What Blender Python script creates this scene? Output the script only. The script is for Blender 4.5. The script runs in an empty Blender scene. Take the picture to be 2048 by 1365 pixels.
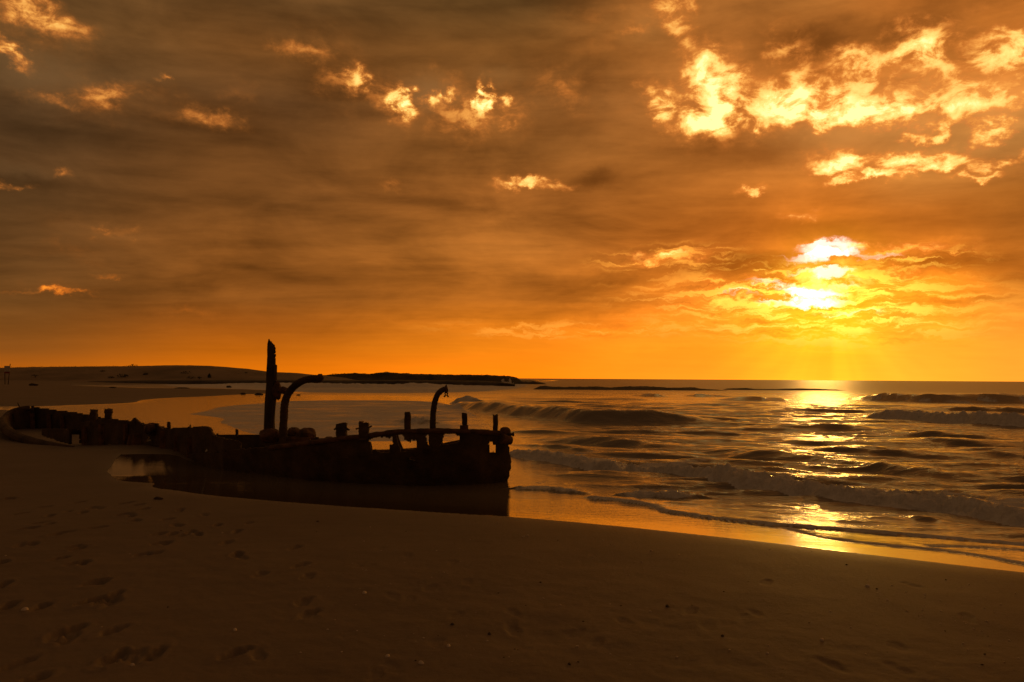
import bpy, math, random
import numpy as np
from mathutils import Vector, Matrix, Euler

random.seed(7)
RNG = np.random.default_rng(7)
S = bpy.context.scene
COL = S.collection
R = math.radians

# ------------------------------------------------------------------ camera
H_EYE = 1.7
F_PX = 2048 * 28.0 / 36.0          # focal length in photo pixels
PITCH = math.atan((757.0 - 682.5) / F_PX)
ROLL = 0.0065
cam_d = bpy.data.cameras.new('camera')
cam = bpy.data.objects.new('camera', cam_d)
COL.objects.link(cam)
cam_d.sensor_width = 36.0
cam_d.lens = 28.0
cam_d.clip_start = 0.05
cam_d.clip_end = 60000
CAM_M = (Matrix.Translation((0, 0, H_EYE)) @ Matrix.Rotation(R(90) + PITCH, 4, 'X') @ Matrix.Rotation(ROLL, 4, 'Z'))
cam.matrix_world = CAM_M
S.camera = cam
CAM_R = np.array(CAM_M.to_3x3())

def ray(px, py):
    return CAM_R @ np.array([(px - 1024.0) / F_PX, -(py - 682.5) / F_PX, -1.0])

def ground(px, py, z=0.0):
    d = ray(px, py)
    t = (z - H_EYE) / d[2]
    return np.array([d[0] * t, d[1] * t, z])

def at(px, py, Y):
    d = ray(px, py)
    t = Y / d[1]
    return np.array([d[0] * t, Y, H_EYE + d[2] * t])

def azel(px, py):
    d = ray(px, py)
    return math.degrees(math.atan2(d[0], d[1])), math.degrees(math.atan2(d[2], math.hypot(d[0], d[1])))

# ------------------------------------------------------------------ view
S.view_settings.view_transform = 'Standard'
S.view_settings.look = 'None'
S.view_settings.exposure = 0.0
S.view_settings.gamma = 1.0
S.view_settings.use_curve_mapping = False
S.cycles.max_bounces = 5
S.cycles.diffuse_bounces = 2
S.cycles.glossy_bounces = 3
S.cycles.sample_clamp_indirect = 6.0
S.cycles.caustics_reflective = False
S.cycles.caustics_refractive = False
S.cycles.use_denoising = True

# ------------------------------------------------------------------ world: sunset sky behind a broken cloud deck
SUN_PX = (1645, 545)
SUN_AZ, SUN_EL = azel(*SUN_PX)

def lin(c):
    out = []
    for v in c:
        v = v / 255.0
        out.append(v / 12.92 if v <= 0.04045 else ((v + 0.055) / 1.055) ** 2.4)
    return out

W = bpy.data.worlds.new('World')
S.world = W
W.use_nodes = True
NT = W.node_tree
NT.nodes.clear()

class G:
    """tiny helper that wires shader nodes"""
    def __init__(s, nt): s.nt = nt
    def new(s, t, **kw):
        n = s.nt.nodes.new(t)
        for k, v in kw.items(): setattr(n, k, v)
        return n
    def put(s, sock, v):
        if hasattr(v, 'is_linked') or isinstance(v, bpy.types.NodeSocket): s.nt.links.new(v, sock)
        elif v is not None: sock.default_value = v
    def m(s, op, a, b=None, c=None, clamp=False):
        n = s.new('ShaderNodeMath', operation=op, use_clamp=clamp)
        for i, v in enumerate((a, b, c)):
            if v is not None: s.put(n.inputs[i], v)
        return n.outputs[0]
    def v(s, op, a, b=None, scale=None):
        n = s.new('ShaderNodeVectorMath', operation=op)
        s.put(n.inputs[0], a)
        if b is not None: s.put(n.inputs[1], b)
        if scale is not None: s.put(n.inputs['Scale'], scale)
        return n.outputs['Value'] if op in ('LENGTH', 'DOT_PRODUCT', 'DISTANCE') else n.outputs[0]
    def xyz(s, a, b, c):
        n = s.new('ShaderNodeCombineXYZ')
        for i, v in enumerate((a, b, c)): s.put(n.inputs[i], v)
        return n.outputs[0]
    def sep(s, a):
        n = s.new('ShaderNodeSeparateXYZ'); s.put(n.inputs[0], a)
        return n.outputs
    def mr(s, x, a, b, lo, hi, kind='SMOOTHSTEP'):
        n = s.new('ShaderNodeMapRange', interpolation_type=kind)
        for i, v in enumerate((x, a, b, lo, hi)): s.put(n.inputs[i], v)
        return n.outputs[0]
    def noise(s, vec, scale, detail=4, rough=0.55, dist=0.0, out=0, dims='3D', lac=2.0):
        n = s.new('ShaderNodeTexNoise', noise_dimensions=dims)
        if dims == '1D': s.put(n.inputs['W'], vec)
        else: s.put(n.inputs['Vector'], vec)
        n.inputs['Scale'].default_value = scale
        n.inputs['Detail'].default_value = detail
        n.inputs['Roughness'].default_value = rough
        n.inputs['Distortion'].default_value = dist
        n.inputs['Lacunarity'].default_value = lac
        return n.outputs[out]
    def mix(s, f, a, b, mode='MIX'):
        n = s.new('ShaderNodeMix', data_type='RGBA', blend_type=mode)
        s.put(n.inputs['Factor'], f); s.put(n.inputs['A'], a); s.put(n.inputs['B'], b)
        return n.outputs['Result']
    def ramp(s, f, stops, interp='LINEAR'):
        n = s.new('ShaderNodeValToRGB')
        cr = n.color_ramp; cr.interpolation = interp
        while len(cr.elements) < len(stops): cr.elements.new(0.5)
        for e, (p, c) in zip(cr.elements, stops):
            e.position = p
        for e, (p, c) in zip(cr.elements, stops):
            e.color = (c[0], c[1], c[2], 1)
        s.put(n.inputs[0], f)
        return n.outputs[0]
    def mapping(s, vec, loc=(0, 0, 0), rot=(0, 0, 0), sc=(1, 1, 1), kind='POINT'):
        n = s.new('ShaderNodeMapping', vector_type=kind)
        s.put(n.inputs['Vector'], vec)
        n.inputs['Location'].default_value = loc
        n.inputs['Rotation'].default_value = rot
        n.inputs['Scale'].default_value = sc
        return n.outputs[0]

def build_sky():
    g = G(NT)
    d = g.new('ShaderNodeTexCoord').outputs['Generated']
    dx, dy, dz = g.sep(d)
    az = g.m('MULTIPLY', g.m('ARCTAN2', dx, dy), 57.29578)
    el = g.m('MULTIPLY', g.m('ARCSINE', dz), 57.29578)
    elp = g.m('MAXIMUM', el, 0.0)
    uv = g.xyz(az, el, 0.0)
    # the cloud deck seen from below: a plane overhead, so its texture closes up towards the horizon
    inv = g.m('DIVIDE', 1.0, g.m('ADD', g.m('MAXIMUM', dz, 0.0), 0.10))
    pl = g.xyz(g.m('MULTIPLY', dx, inv), g.m('MULTIPLY', dy, inv), 0.0)
    # --- deck brightness by direction -------------------------------------------------
    cols = {
        0:    [(745, (180, 97, 15)), (700, (138, 82, 27)), (650, (118, 74, 29)), (600, (104, 69, 32)), (500, (98, 67, 35)), (400, (84, 59, 33)), (300, (82, 58, 34)), (200, (84, 62, 39)), (100, (97, 72, 43)), (0, (98, 71, 40))],
        500:  [(752, (230, 122, 8)), (700, (188, 103, 16)), (650, (156, 88, 24)), (600, (130, 79, 30)), (500, (124, 77, 32)), (400, (108, 69, 32)), (300, (102, 66, 32)), (200, (96, 65, 36)), (100, (104, 69, 34)), (0, (96, 67, 36))],
        1024: [(757, (255, 148, 16)), (700, (243, 140, 24)), (650, (220, 128, 30)), (600, (172, 103, 34)), (500, (166, 104, 42)), (400, (146, 91, 39)), (300, (128, 83, 38)), (200, (118, 79, 40)), (100, (113, 75, 35)), (0, (96, 70, 37))],
        1400: [(759, (255, 168, 38)), (700, (255, 163, 36)), (650, (253, 160, 42)), (600, (216, 128, 38)), (500, (180, 106, 37)), (400, (158, 97, 38)), (300, (143, 92, 41)), (200, (152, 99, 48)), (100, (150, 96, 44)), (0, (150, 96, 44))],
        1640: [(762, (255, 212, 48)), (700, (255, 200, 42)), (650, (255, 190, 38)), (600, (248, 166, 38)), (520, (196, 116, 34)), (430, (178, 104, 34)), (350, (168, 106, 44)), (250, (172, 114, 58)), (150, (174, 107, 45)), (0, (154, 99, 45))],
        1850: [(764, (255, 194, 55)), (700, (255, 186, 52)), (600, (252, 170, 42)), (520, (192, 112, 32)), (420, (163, 99, 36)), (350, (178, 122, 58)), (250, (176, 124, 66)), (100, (168, 106, 45)), (0, (168, 102, 42))],
        2048: [(765, (255, 176, 56)), (700, (255, 172, 55)), (610, (246, 160, 56)), (550, (184, 110, 35)), (450, (162, 99, 36)), (380, (156, 98, 38)), (250, (176, 126, 68)), (100, (184, 114, 48)), (0, (168, 102, 41))],
    }
    EM = 60.0
    fac = g.m('DIVIDE', elp, EM)
    zen = lin((78, 58, 40))
    cur = None; paz = None
    for px in sorted(cols):
        st = []
        for y, c in cols[px]:
            e = max(0.0, azel(px, y)[1]) / EM
            l = lin(c)
            if c[0] >= 250: l[0] *= 1.25
            st.append((e, l))
        st.append((0.85, zen))
        cc = g.ramp(fac, st)
        a = azel(px, 400)[0]
        if cur is None: cur = cc
        else: cur = g.mix(g.mr(az, paz, a, 0.0, 1.0), cur, cc)
        paz = a
    # past the frame the deck goes on, duller away from the sunset
    back = [(0.0, lin((112, 74, 38))), (0.15, lin((84, 60, 38))), (0.5, lin((70, 54, 40))), (0.9, zen)]
    bk = g.ramp(fac, back)
    cur = g.mix(g.mr(az, -33.0, -95.0, 0.0, 1.0), cur, bk)
    cur = g.mix(g.mr(az, 38.0, 105.0, 0.0, 1.0), cur, bk)

    # --- soft structure of the deck ----------------------------------------------------
    n1 = g.noise(g.mapping(pl, rot=(0, 0, R(-12)), sc=(0.55, 1.5, 1)), 1.6, 6, 0.55, 0.4)
    n2 = g.noise(g.mapping(pl, loc=(3.1, 1.7, 0), sc=(1.0, 1.6, 1)), 3.2, 7, 0.6, 0.3)
    mod = g.m('ADD', g.m('MULTIPLY', n1, 0.95), g.m('MULTIPLY', n2, 0.55))
    n3 = g.noise(g.mapping(uv, loc=(9, 4, 0), rot=(0, 0, R(6)), sc=(0.55, 1.25, 1)), 0.20, 6, 0.58, 0.5)
    n4 = g.noise(g.mapping(uv, loc=(2, 7, 0), rot=(0, 0, R(-5)), sc=(0.22, 1.6, 1)), 0.45, 5, 0.55, 0.3)
    mod = g.m('ADD', mod, g.m('ADD', g.m('MULTIPLY', g.m('SUBTRACT', n3, 0.5), 1.9), g.m('MULTIPLY', g.m('SUBTRACT', n4, 0.5), 1.15)))
    mod = g.m('ADD', mod, 0.23)                                   # about 1 on average
    mod = g.m('MAXIMUM', mod, 0.45)
    calm = g.mr(el, 0.5, 8.0, 0.12, 0.85)                         # the horizon band is smooth
    modc = g.m('ADD', 1.0, g.m('MULTIPLY', g.m('SUBTRACT', mod, 1.0), calm))
    cur = g.v('SCALE', cur, scale=modc)

    # --- wispy warp so that cloud edges are ragged ---------------------------------------
    w1 = g.noise(g.mapping(uv, sc=(1, 1.5, 1)), 0.30, 3, 0.5, 0, 1)
    w2 = g.noise(g.mapping(uv, sc=(1, 1.3, 1)), 1.1, 7, 0.62, 0, 1)
    wv = g.v('ADD', g.v('SCALE', g.v('SUBTRACT', w1, (0.5, 0.5, 0.5)), scale=3.0),
             g.v('MULTIPLY', g.v('SUBTRACT', w2, (0.5, 0.5, 0.5)), (2.6, 2.0, 0)))
    uw = g.v('ADD', uv, g.v('MULTIPLY', wv, (1, 0.8, 0)))
    uw_soft = g.v('ADD', uv, g.v('SCALE', wv, scale=0.45))

    def blobs(lst, coord, inner=0.0, grow=1.0):
        tot = None
        cu, cv, _z = g.sep(coord)
        for (px, py, rx, ry, rot, w) in lst:
            a, e = azel(px, py)
            k = 57.29578 / F_PX * math.cos(R(a)) ** 1.0
            # (the running total rides along as z, shrunk to nothing: it makes Cycles evaluate the chain in order)
            mp = g.mapping(g.xyz(cu, cv, 0.0 if tot is None else tot), loc=(a, e, 0), rot=(0, 0, R(-rot)), sc=(rx * k * grow, ry * k * grow, 1e7), kind='TEXTURE')
            n = g.mr(g.v('LENGTH', mp), inner, 1.0, w, 0.0)
            tot = n if tot is None else g.m('ADD', tot, n)
        return tot

    # dull grey-blue openings and dark bellies (px, py, rx, ry, tilt, weight)
    grey = blobs([(855, 190, 85, 55, 0, .9), (65, 150, 110, 70, 10, .8), (1300, 60, 90, 50, 0, .35), (180, 150, 100, 50, 0, .3),
                  (1700, 265, 260, 50, 0, .8), (1930, 290, 230, 50, 0, .8), (30, 340, 90, 30, 0, .35), (1640, 300, 130, 60, 0, .4), (1000, 150, 80, 30, 0, .35)], uw_soft)
    hz = g.mr(el, 4.0, 20.0, 0.0, 1.0)
    gcol = g.mix(g.mr(az, -20.0, 20.0, 0.0, 1.0), (*lin((114, 88, 58)), 1), (*lin((180, 130, 70)), 1))
    cur = g.mix(g.m('MULTIPLY', grey, 0.65, clamp=True), cur, gcol)
    dark = blobs([(480, 240, 260, 70, 2, .30), (100, 270, 220, 60, 0, .22), (1190, 358, 85, 30, -12, .42), (1620, 65, 150, 55, 0, .40), (1850, 65, 130, 50, 0, .32),
                  (1640, 110, 120, 60, 10, .25), (1780, 60, 200, 40, -8, .3), (1960, 110, 60, 30, 0, .2), (1450, 300, 220, 60, 0, .26), (1560, 310, 140, 60, 0, .22), (1900, 440, 300, 60, 0, .20), (1590, 455, 120, 26, 0, .15), (1480, 525, 150, 34, 0, .40), (1860, 535, 170, 28, 0, .28),
                  (1230, 555, 220, 26, -3, .26), (1200, 615, 260, 24, -6, .22), (1140, 240, 120, 70, 0, .20), (800, 560, 420, 40, 0, .14), (120, 400, 260, 80, 0, .18), (1560, 120, 120, 60, 0, .25),
                  (550, 40, 320, 60, 0, .15), (1680, 533, 90, 9, 0, .45), (1575, 560, 110, 12, 0, .35), (950, 20, 200, 60, 0, .18), (1940, 600, 160, 16, 0, .2), (1480, 450, 240, 40, 0, .15),
                  (60, 360, 160, 30, 0, .22)], uw_soft)
    cur = g.v('SCALE', cur, scale=g.m('SUBTRACT', 1.0, g.m('MINIMUM', g.m('MULTIPLY', dark, 1.3), 0.6)))

    # --- sunlit cloud: weight says how bright the middle gets ------------------------------
    puffs = [
        (80, 25, 110, 42, 12, .36), (25, 108, 55, 20, 28, .44), (215, 185, 75, 26, -12, .22), (100, 203, 70, 14, 0, .16), (325, 165, 18, 10, 0, .3),
        (425, 238, 65, 22, 8, .20), (132, 338, 24, 12, 0, .3), (15, 366, 38, 10, 0, .34), (240, 458, 42, 14, -8, .24), (95, 587, 100, 8, -2, .26), (215, 547, 40, 9, 0, .2), (130, 505, 110, 24, 5, .10),
        (380, 630, 80, 14, 4, .13), (600, 105, 70, 20, 4, .18), (712, 155, 34, 26, 20, .36), (690, 165, 60, 30, 20, .15), (470, 185, 50, 22, 0, .12),
        (805, 205, 36, 26, 42, .66), (790, 205, 60, 40, 30, .22), (885, 205, 36, 18, -20, .52), (966, 190, 16, 38, 22, .70), (1002, 200, 22, 16, 0, .42), (1000, 252, 24, 14, 0, .28), (950, 230, 110, 50, 0, .16),
        (890, 160, 70, 20, 0, .10), (1070, 372, 75, 15, 4, .46), (1020, 362, 60, 18, 12, .22), (785, 380, 40, 14, 0, .18), (1130, 180, 70, 40, 15, .14),
        (1510, 384, 34, 13, 6, .62), (1605, 430, 40, 15, 0, .56), (1560, 400, 90, 14, 30, .08),
        (1340, 15, 50, 40, 0, .28), (1370, 60, 50, 40, 40, .30), (1270, 60, 40, 14, 0, .20),
        (1312, 205, 36, 48, -30, .44), (1330, 235, 30, 26, 0, .30), (1425, 195, 95, 120, -15, .42), (1412, 140, 44, 44, 0, .42), (1450, 210, 46, 70, 25, .36), (1395, 225, 60, 36, 0, .34), (1430, 250, 90, 20, 0, .24),
        (1590, 205, 110, 56, -10, .60), (1690, 214, 250, 36, 0, .42), (1735, 226, 120, 20, 0, .34), (1900, 218, 260, 40, 0, .46), (1960, 195, 130, 40, 0, .2), (1600, 130, 60, 70, 15, .26), (1710, 150, 70, 70, 0, .36),
        (1850, 95, 75, 60, 10, .52), (1770, 110, 130, 36, -6, .30), (2005, 70, 110, 50, 10, .42), (1960, 135, 120, 44, -6, .34), (2080, 110, 80, 60, 0, .4), (1560, 95, 40, 50, 20, .18), (1840, 150, 160, 40, 0, .14), (1920, 25, 200, 24, 0, .14),
        (1640, 250, 36, 30, -20, .55), (1850, 266, 52, 15, -12, .52), (1995, 262, 70, 28, 0, .66), (1680, 332, 80, 36, 10, .58), (1720, 330, 120, 16, 0, .36), (1755, 357, 150, 13, -3, .66), (1850, 318, 110, 28, 0, .55), (1900, 335, 60, 26, 0, .35),
        (2015, 322, 75, 18, 0, .48), (1965, 352, 75, 10, 0, .46), (1515, 266, 22, 12, 30, .42),
        (1300, 512, 100, 16, 8, .40), (1400, 505, 110, 12, -5, .34), (1350, 520, 90, 13, 0, .28), (1440, 575, 130, 40, 12, .24), (1400, 600, 120, 12, 4, .20), (1480, 600, 160, 14, 6, .30), (1560, 615, 180, 14, 5, .30),
        (1700, 626, 170, 12, 4, .30), (1830, 500, 150, 18, 4, .40), (1820, 548, 130, 14, 4, .26), (1730, 570, 120, 60, 0, .30), (1600, 640, 300, 10, 2, .22), (1650, 660, 160, 10, 0, .22), (1440, 625, 160, 8, 6, .26),
        (880, 648, 120, 14, 3, .14), (1070, 660, 160, 12, -2, .13), (1250, 655, 110, 10, 0, .12), (1330, 695, 220, 8, 0, .08), (1610, 692, 150, 7, 0, .2),
        (830, 235, 230, 90, 5, .11), (1010, 215, 210, 100, 0, .13), (210, 205, 220, 55, -5, .10), (70, 60, 190, 90, 10, .12), (690, 150, 170, 60, 5, .10), (1400, 200, 280, 170, 0, .15), (1850, 180, 440, 180, 0, .07), (1850, 325, 320, 75, 0, .07),
        (1060, 380, 170, 40, 0, .09), (200, 460, 200, 40, 0, .07), (100, 580, 190, 30, 0, .07), (600, 80, 260, 60, 0, .07), (1650, 30, 300, 40, 0, .10), (1150, 90, 160, 90, 0, .09), (1250, 30, 160, 60, 0, .10), (420, 230, 160, 40, 0, .07),
        (1640, 585, 130, 46, 8, .55), (1655, 505, 120, 34, 0, .42), (1640, 555, 60, 30, 0, .4), (1580, 575, 100, 14, 10, .4),
    ]
    B = g.m('MULTIPLY', blobs(puffs, uw, 0.0, 1.24), 1.12)
    cum = g.noise(g.mapping(uv, rot=(0, 0, R(-8)), sc=(0.85, 1.35, 1)), 0.62, 9, 0.64, 0.35)
    Bn = g.m('MULTIPLY', B, g.mr(g.m('ADD', cum, g.m('MULTIPLY', B, 0.05)), 0.33, 0.67, 0.24, 1.28))
    suncore = blobs([(1655, 500, 82, 26, 0, 1.0), (1625, 519, 90, 14, 0, .8), (1640, 590, 92, 26, 6, 1.0), (1660, 551, 48, 14, 0, .9), (1600, 584, 80, 10, 8, .5), (1700, 568, 46, 10, 0, .5), (1560, 572, 110, 9, 6, .6), (1590, 602, 120, 8, 4, .6), (1730, 512, 120, 9, 4, .55), (1500, 590, 90, 6, 8, .5), (1680, 625, 110, 7, 3, .55), (1610, 545, 60, 6, 0, .5)],
                    g.v('ADD', uv, g.v('SCALE', wv, scale=0.75)), 0.30)
    brt = g.ramp(g.m('MULTIPLY', Bn, 1.0, clamp=True), [
        (0.0, lin((150, 95, 42))), (0.12, lin((176, 108, 48))), (0.28, lin((214, 130, 58))), (0.45, lin((246, 172, 84))), (0.62, lin((255, 214, 120))), (0.85, lin((255, 246, 150))), (1.0, (1.3, 1.15, 0.55))])
    warm = g.mr(el, 11.0, 5.0, 0.0, 1.0)                           # lower clouds are lit redder / yellower through thick air
    brt = g.mix(warm, brt, g.v('MULTIPLY', brt, (1.35, 1.0, 0.42)))
    cur = g.mix(g.m('MULTIPLY', g.m('MINIMUM', B, 1.0), 0.72), cur, g.v('MULTIPLY', g.v('ADD', cur, (0.16, 0.055, 0.010)), (1.35, 1.25, 1.1)))   # thin lit veil round them
    lit = g.mix(g.mr(Bn, 0.0, 0.60, 0.0, 1.0), cur, brt)
    cur = g.v('MAXIMUM', cur, lit)
    # rippled bars of thin cloud lit from behind, under and beside the sun
    bars = blobs([(1600, 600, 470, 95, 2, 1.0), (1330, 515, 190, 34, -2, .8), (1850, 512, 150, 34, 3, .6), (1150, 660, 380, 26, 0, .5), (1700, 660, 420, 50, 0, .5)], uw_soft, 0.2)
    bn = g.noise(g.mapping(uw_soft, rot=(0, 0, R(3)), sc=(0.26, 2.0, 1)), 1.0, 7, 0.62, 0.15)
    bt = g.m('MULTIPLY', g.mr(bn, 0.47, 0.60, 0.0, 1.0), bars)
    bd = g.m('MULTIPLY', g.mr(bn, 0.46, 0.34, 0.0, 1.0), bars)
    sprox = g.mr(g.v('LENGTH', g.v('MULTIPLY', g.v('SUBTRACT', uv, (SUN_AZ + .8, SUN_EL - 1.6, 0)), (0.6, 1.4, 0))), 0.0, 7.5, 1.0, 0.0)
    bcol = g.mix(sprox, (1.15, 0.50, 0.07, 1), (1.6, 1.15, 0.14, 1))
    cur = g.mix(g.m('MULTIPLY', bt, 1.05, clamp=True), cur, bcol)
    cur = g.v('SCALE', cur, scale=g.m('SUBTRACT', 1.0, g.m('MULTIPLY', bd, 0.36)))
    cur = g.v('MULTIPLY', cur, (1.09, 0.975, 0.83))
    # --- glow of the air round the hidden sun and faint shafts under the deck -------------
    # (brightest just below the sun)
    ds = g.v('SUBTRACT', uv, (SUN_AZ + 0.6, SUN_EL - 1.7, 0))
    sx, sy, _ = g.sep(ds)
    rr = g.v('LENGTH', ds)
    glow = g.m('EXPONENT', g.m('MULTIPLY', g.m('MULTIPLY', rr, rr), -1 / 9.0))
    glow2 = g.m('EXPONENT', g.m('MULTIPLY', rr, -1 / 5.0))
    ang = g.m('ARCTAN2', sx, g.m('MULTIPLY', sy, -1.0))
    shafts = g.m('SUBTRACT', g.noise(ang, 2.4, 2, 0.5, 0, 0, '1D'), 0.5)
    shm = g.m('MULTIPLY', g.mr(sy, 0.0, -3.0, 0.0, 1.0), g.mr(rr, 2.0, 26.0, 1.0, 0.0))
    cur = g.v('SCALE', cur, scale=g.m('ADD', 1.0, g.m('MULTIPLY', g.m('MULTIPLY', shafts, shm), 0.5)))
    cur = g.v('ADD', cur, g.v('SCALE', (0.30, 0.24, 0.0), scale=glow))
    cur = g.v('ADD', cur, g.v('SCALE', (0.06, 0.022, 0.0), scale=glow2))
    cur = g.v('ADD', cur, g.v('SCALE', (1.3, 0.85, 0.84), scale=g.m('MULTIPLY', g.m('MULTIPLY', suncore, suncore), g.mr(g.m('ADD', bn, g.m('MULTIPLY', suncore, 0.16)), 0.46, 0.60, 0.0, 1.0))))
    # clear twilight air behind it all (physical sky), a small share that also reaches the gaps
    sky = g.new('ShaderNodeTexSky', sky_type='NISHITA')
    sky.sun_disc = False
    sky.sun_elevation = R(SUN_EL)
    sky.sun_rotation = R(SUN_AZ)
    sky.air_density = 2.0; sky.dust_density = 4.0; sky.ozone_density = 1.0
    nis = g.v('MULTIPLY', sky.outputs[0], (0.035, 0.014, 0.004))
    cur = g.v('ADD', g.v('SCALE', cur, scale=9.6), nis)
    below = g.mr(el, -0.2, -3.0, 1.0, 0.25)
    cur = g.v('SCALE', cur, scale=below)
    bg = g.new('ShaderNodeBackground')
    g.put(bg.inputs[0], cur)
    bg.inputs[1].default_value = 0.1
    out = g.new('ShaderNodeOutputWorld')
    NT.links.new(bg.outputs[0], out.inputs[0])
build_sky()
W.cycles.sampling_method = 'MANUAL'
W.cycles.sample_map_resolution = 1024

# ------------------------------------------------------------------ sun lamp (low, veiled by cloud)
sun_d = bpy.data.lights.new('sun', 'SUN')
sun_d.energy = 0.08
sun_d.specular_factor = 0.10
sun_d.angle = R(3.0)
sun_d.color = (1.0, 0.50, 0.08)
sun = bpy.data.objects.new('sun', sun_d)
COL.objects.link(sun)
sd = Vector((math.sin(R(SUN_AZ)) * math.cos(R(SUN_EL)), math.cos(R(SUN_AZ)) * math.cos(R(SUN_EL)), math.sin(R(SUN_EL))))
sun.rotation_euler = sd.to_track_quat('Z', 'Y').to_euler()
sun.location = sd * 50

# ------------------------------------------------------------------ materials
def material(name):
    m = bpy.data.materials.new(name)
    m.use_nodes = True
    nt = m.node_tree
    b = next(n for n in nt.nodes if n.type == 'BSDF_PRINCIPLED')
    return m, G(nt), b

def simple(name, c1, c2, scale, rough, bump=0.3, bscale=None, stretch=(1, 1, 1), dist=0.02):
    m, g, b = material(name)
    p = g.mapping(g.new('ShaderNodeTexCoord').outputs['Object'], sc=stretch)
    n = g.noise(p, scale, 6, 0.62)
    g.put(b.inputs['Base Color'], g.ramp(n, [(0.33, c1), (0.67, c2)]))
    b.inputs['Roughness'].default_value = rough
    n2 = g.noise(p, bscale or scale * 3, 6, 0.65)
    bn = g.new('ShaderNodeBump')
    bn.inputs['Strength'].default_value = bump
    bn.inputs['Distance'].default_value = dist
    g.put(bn.inputs['Height'], n2)
    g.put(b.inputs['Normal'], bn.outputs[0])
    return m

M_RUST = simple('rusted_iron', (0.03, 0.017, 0.009), (0.11, 0.066, 0.034), 3.0, 0.85, 0.8, 22)
M_RUST2 = simple('flaking_rust', (0.05, 0.026, 0.012), (0.19, 0.09, 0.036), 7, 0.9, 0.9, 40)
M_WOOD = simple('weathered_timber', (0.030, 0.020, 0.013), (0.085, 0.055, 0.034), 5, 0.9, 0.7, 18, (3, 3, 0.5))
M_ROCK = simple('wet_rock', (0.020, 0.016, 0.012), (0.075, 0.058, 0.042), 0.8, 0.8, 0.8, 2.5, dist=0.2)
M_PEB = simple('dark_pebble', (0.03, 0.022, 0.016), (0.09, 0.07, 0.05), 30, 0.6, 0.3)
M_SHELL = simple('bleached_shell', (0.55, 0.44, 0.33), (0.80, 0.70, 0.58), 60, 0.45, 0.2, dist=0.002)
M_LEAF = simple('salt_bush_leaves', (0.018, 0.022, 0.010), (0.060, 0.065, 0.030), 3, 0.8, 0.3)
M_PAINT = simple('faded_white_paint', (0.42, 0.38, 0.33), (0.62, 0.57, 0.50), 4, 0.7, 0.2)
M_RED = simple('faded_red_paint', (0.20, 0.030, 0.018), (0.30, 0.05, 0.03), 4, 0.7, 0.2)
M_PALE = simple('pale_matte', (0.46, 0.42, 0.38), (0.66, 0.62, 0.57), 9, 0.9, 0.4)

def sand_material():
    m, g, b = material('beach_sand')
    p = g.new('ShaderNodeTexCoord').outputs['Object']
    wet = g.new('ShaderNodeAttribute', attribute_name='wet').outputs['Fac']
    n1 = g.noise(p, 0.55, 5, 0.55)
    n2 = g.noise(g.mapping(p, sc=(1, 2.2, 1)), 3.2, 6, 0.6)
    n3 = g.noise(p, 160, 3, 0.7)
    t = g.m('ADD', g.m('MULTIPLY', n1, 0.5), g.m('ADD', g.m('MULTIPLY', n2, 0.35), g.m('MULTIPLY', n3, 0.15)))
    dry = g.ramp(t, [(0.34, (0.165, 0.122, 0.083)), (0.5, (0.200, 0.150, 0.104)), (0.68, (0.228, 0.172, 0.120))])
    damp = g.v('SCALE', dry, scale=0.7)
    g.put(b.inputs['Base Color'], g.mix(wet, dry, damp))
    g.put(b.inputs['Roughness'], g.mr(wet, 0.0, 1.0, 0.78, 0.42, 'LINEAR'))
    b.inputs['Specular IOR Level'].default_value = 0.35
    f = g.noise(p, 260, 2, 0.7)
    f2 = g.noise(p, 26, 4, 0.6)
    bn = g.new('ShaderNodeBump')
    bn.inputs['Strength'].default_value = 0.8
    bn.inputs['Distance'].default_value = 0.007
    g.put(bn.inputs['Height'], g.m('ADD', g.m('MULTIPLY', f, 0.30), g.m('MULTIPLY', f2, 0.7)))
    g.put(b.inputs['Normal'], bn.outputs[0])
    return m
M_SAND = sand_material()
M_DUNE = simple('dune_sand', (0.16, 0.118, 0.072), (0.30, 0.218, 0.138), 0.09, 0.95, 0.6, 0.6, dist=0.3)
M_SCRUB = simple('headland_scrub', (0.018, 0.018, 0.009), (0.085, 0.066, 0.036), 0.12, 0.95, 0.8, 0.8, dist=0.5)

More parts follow.
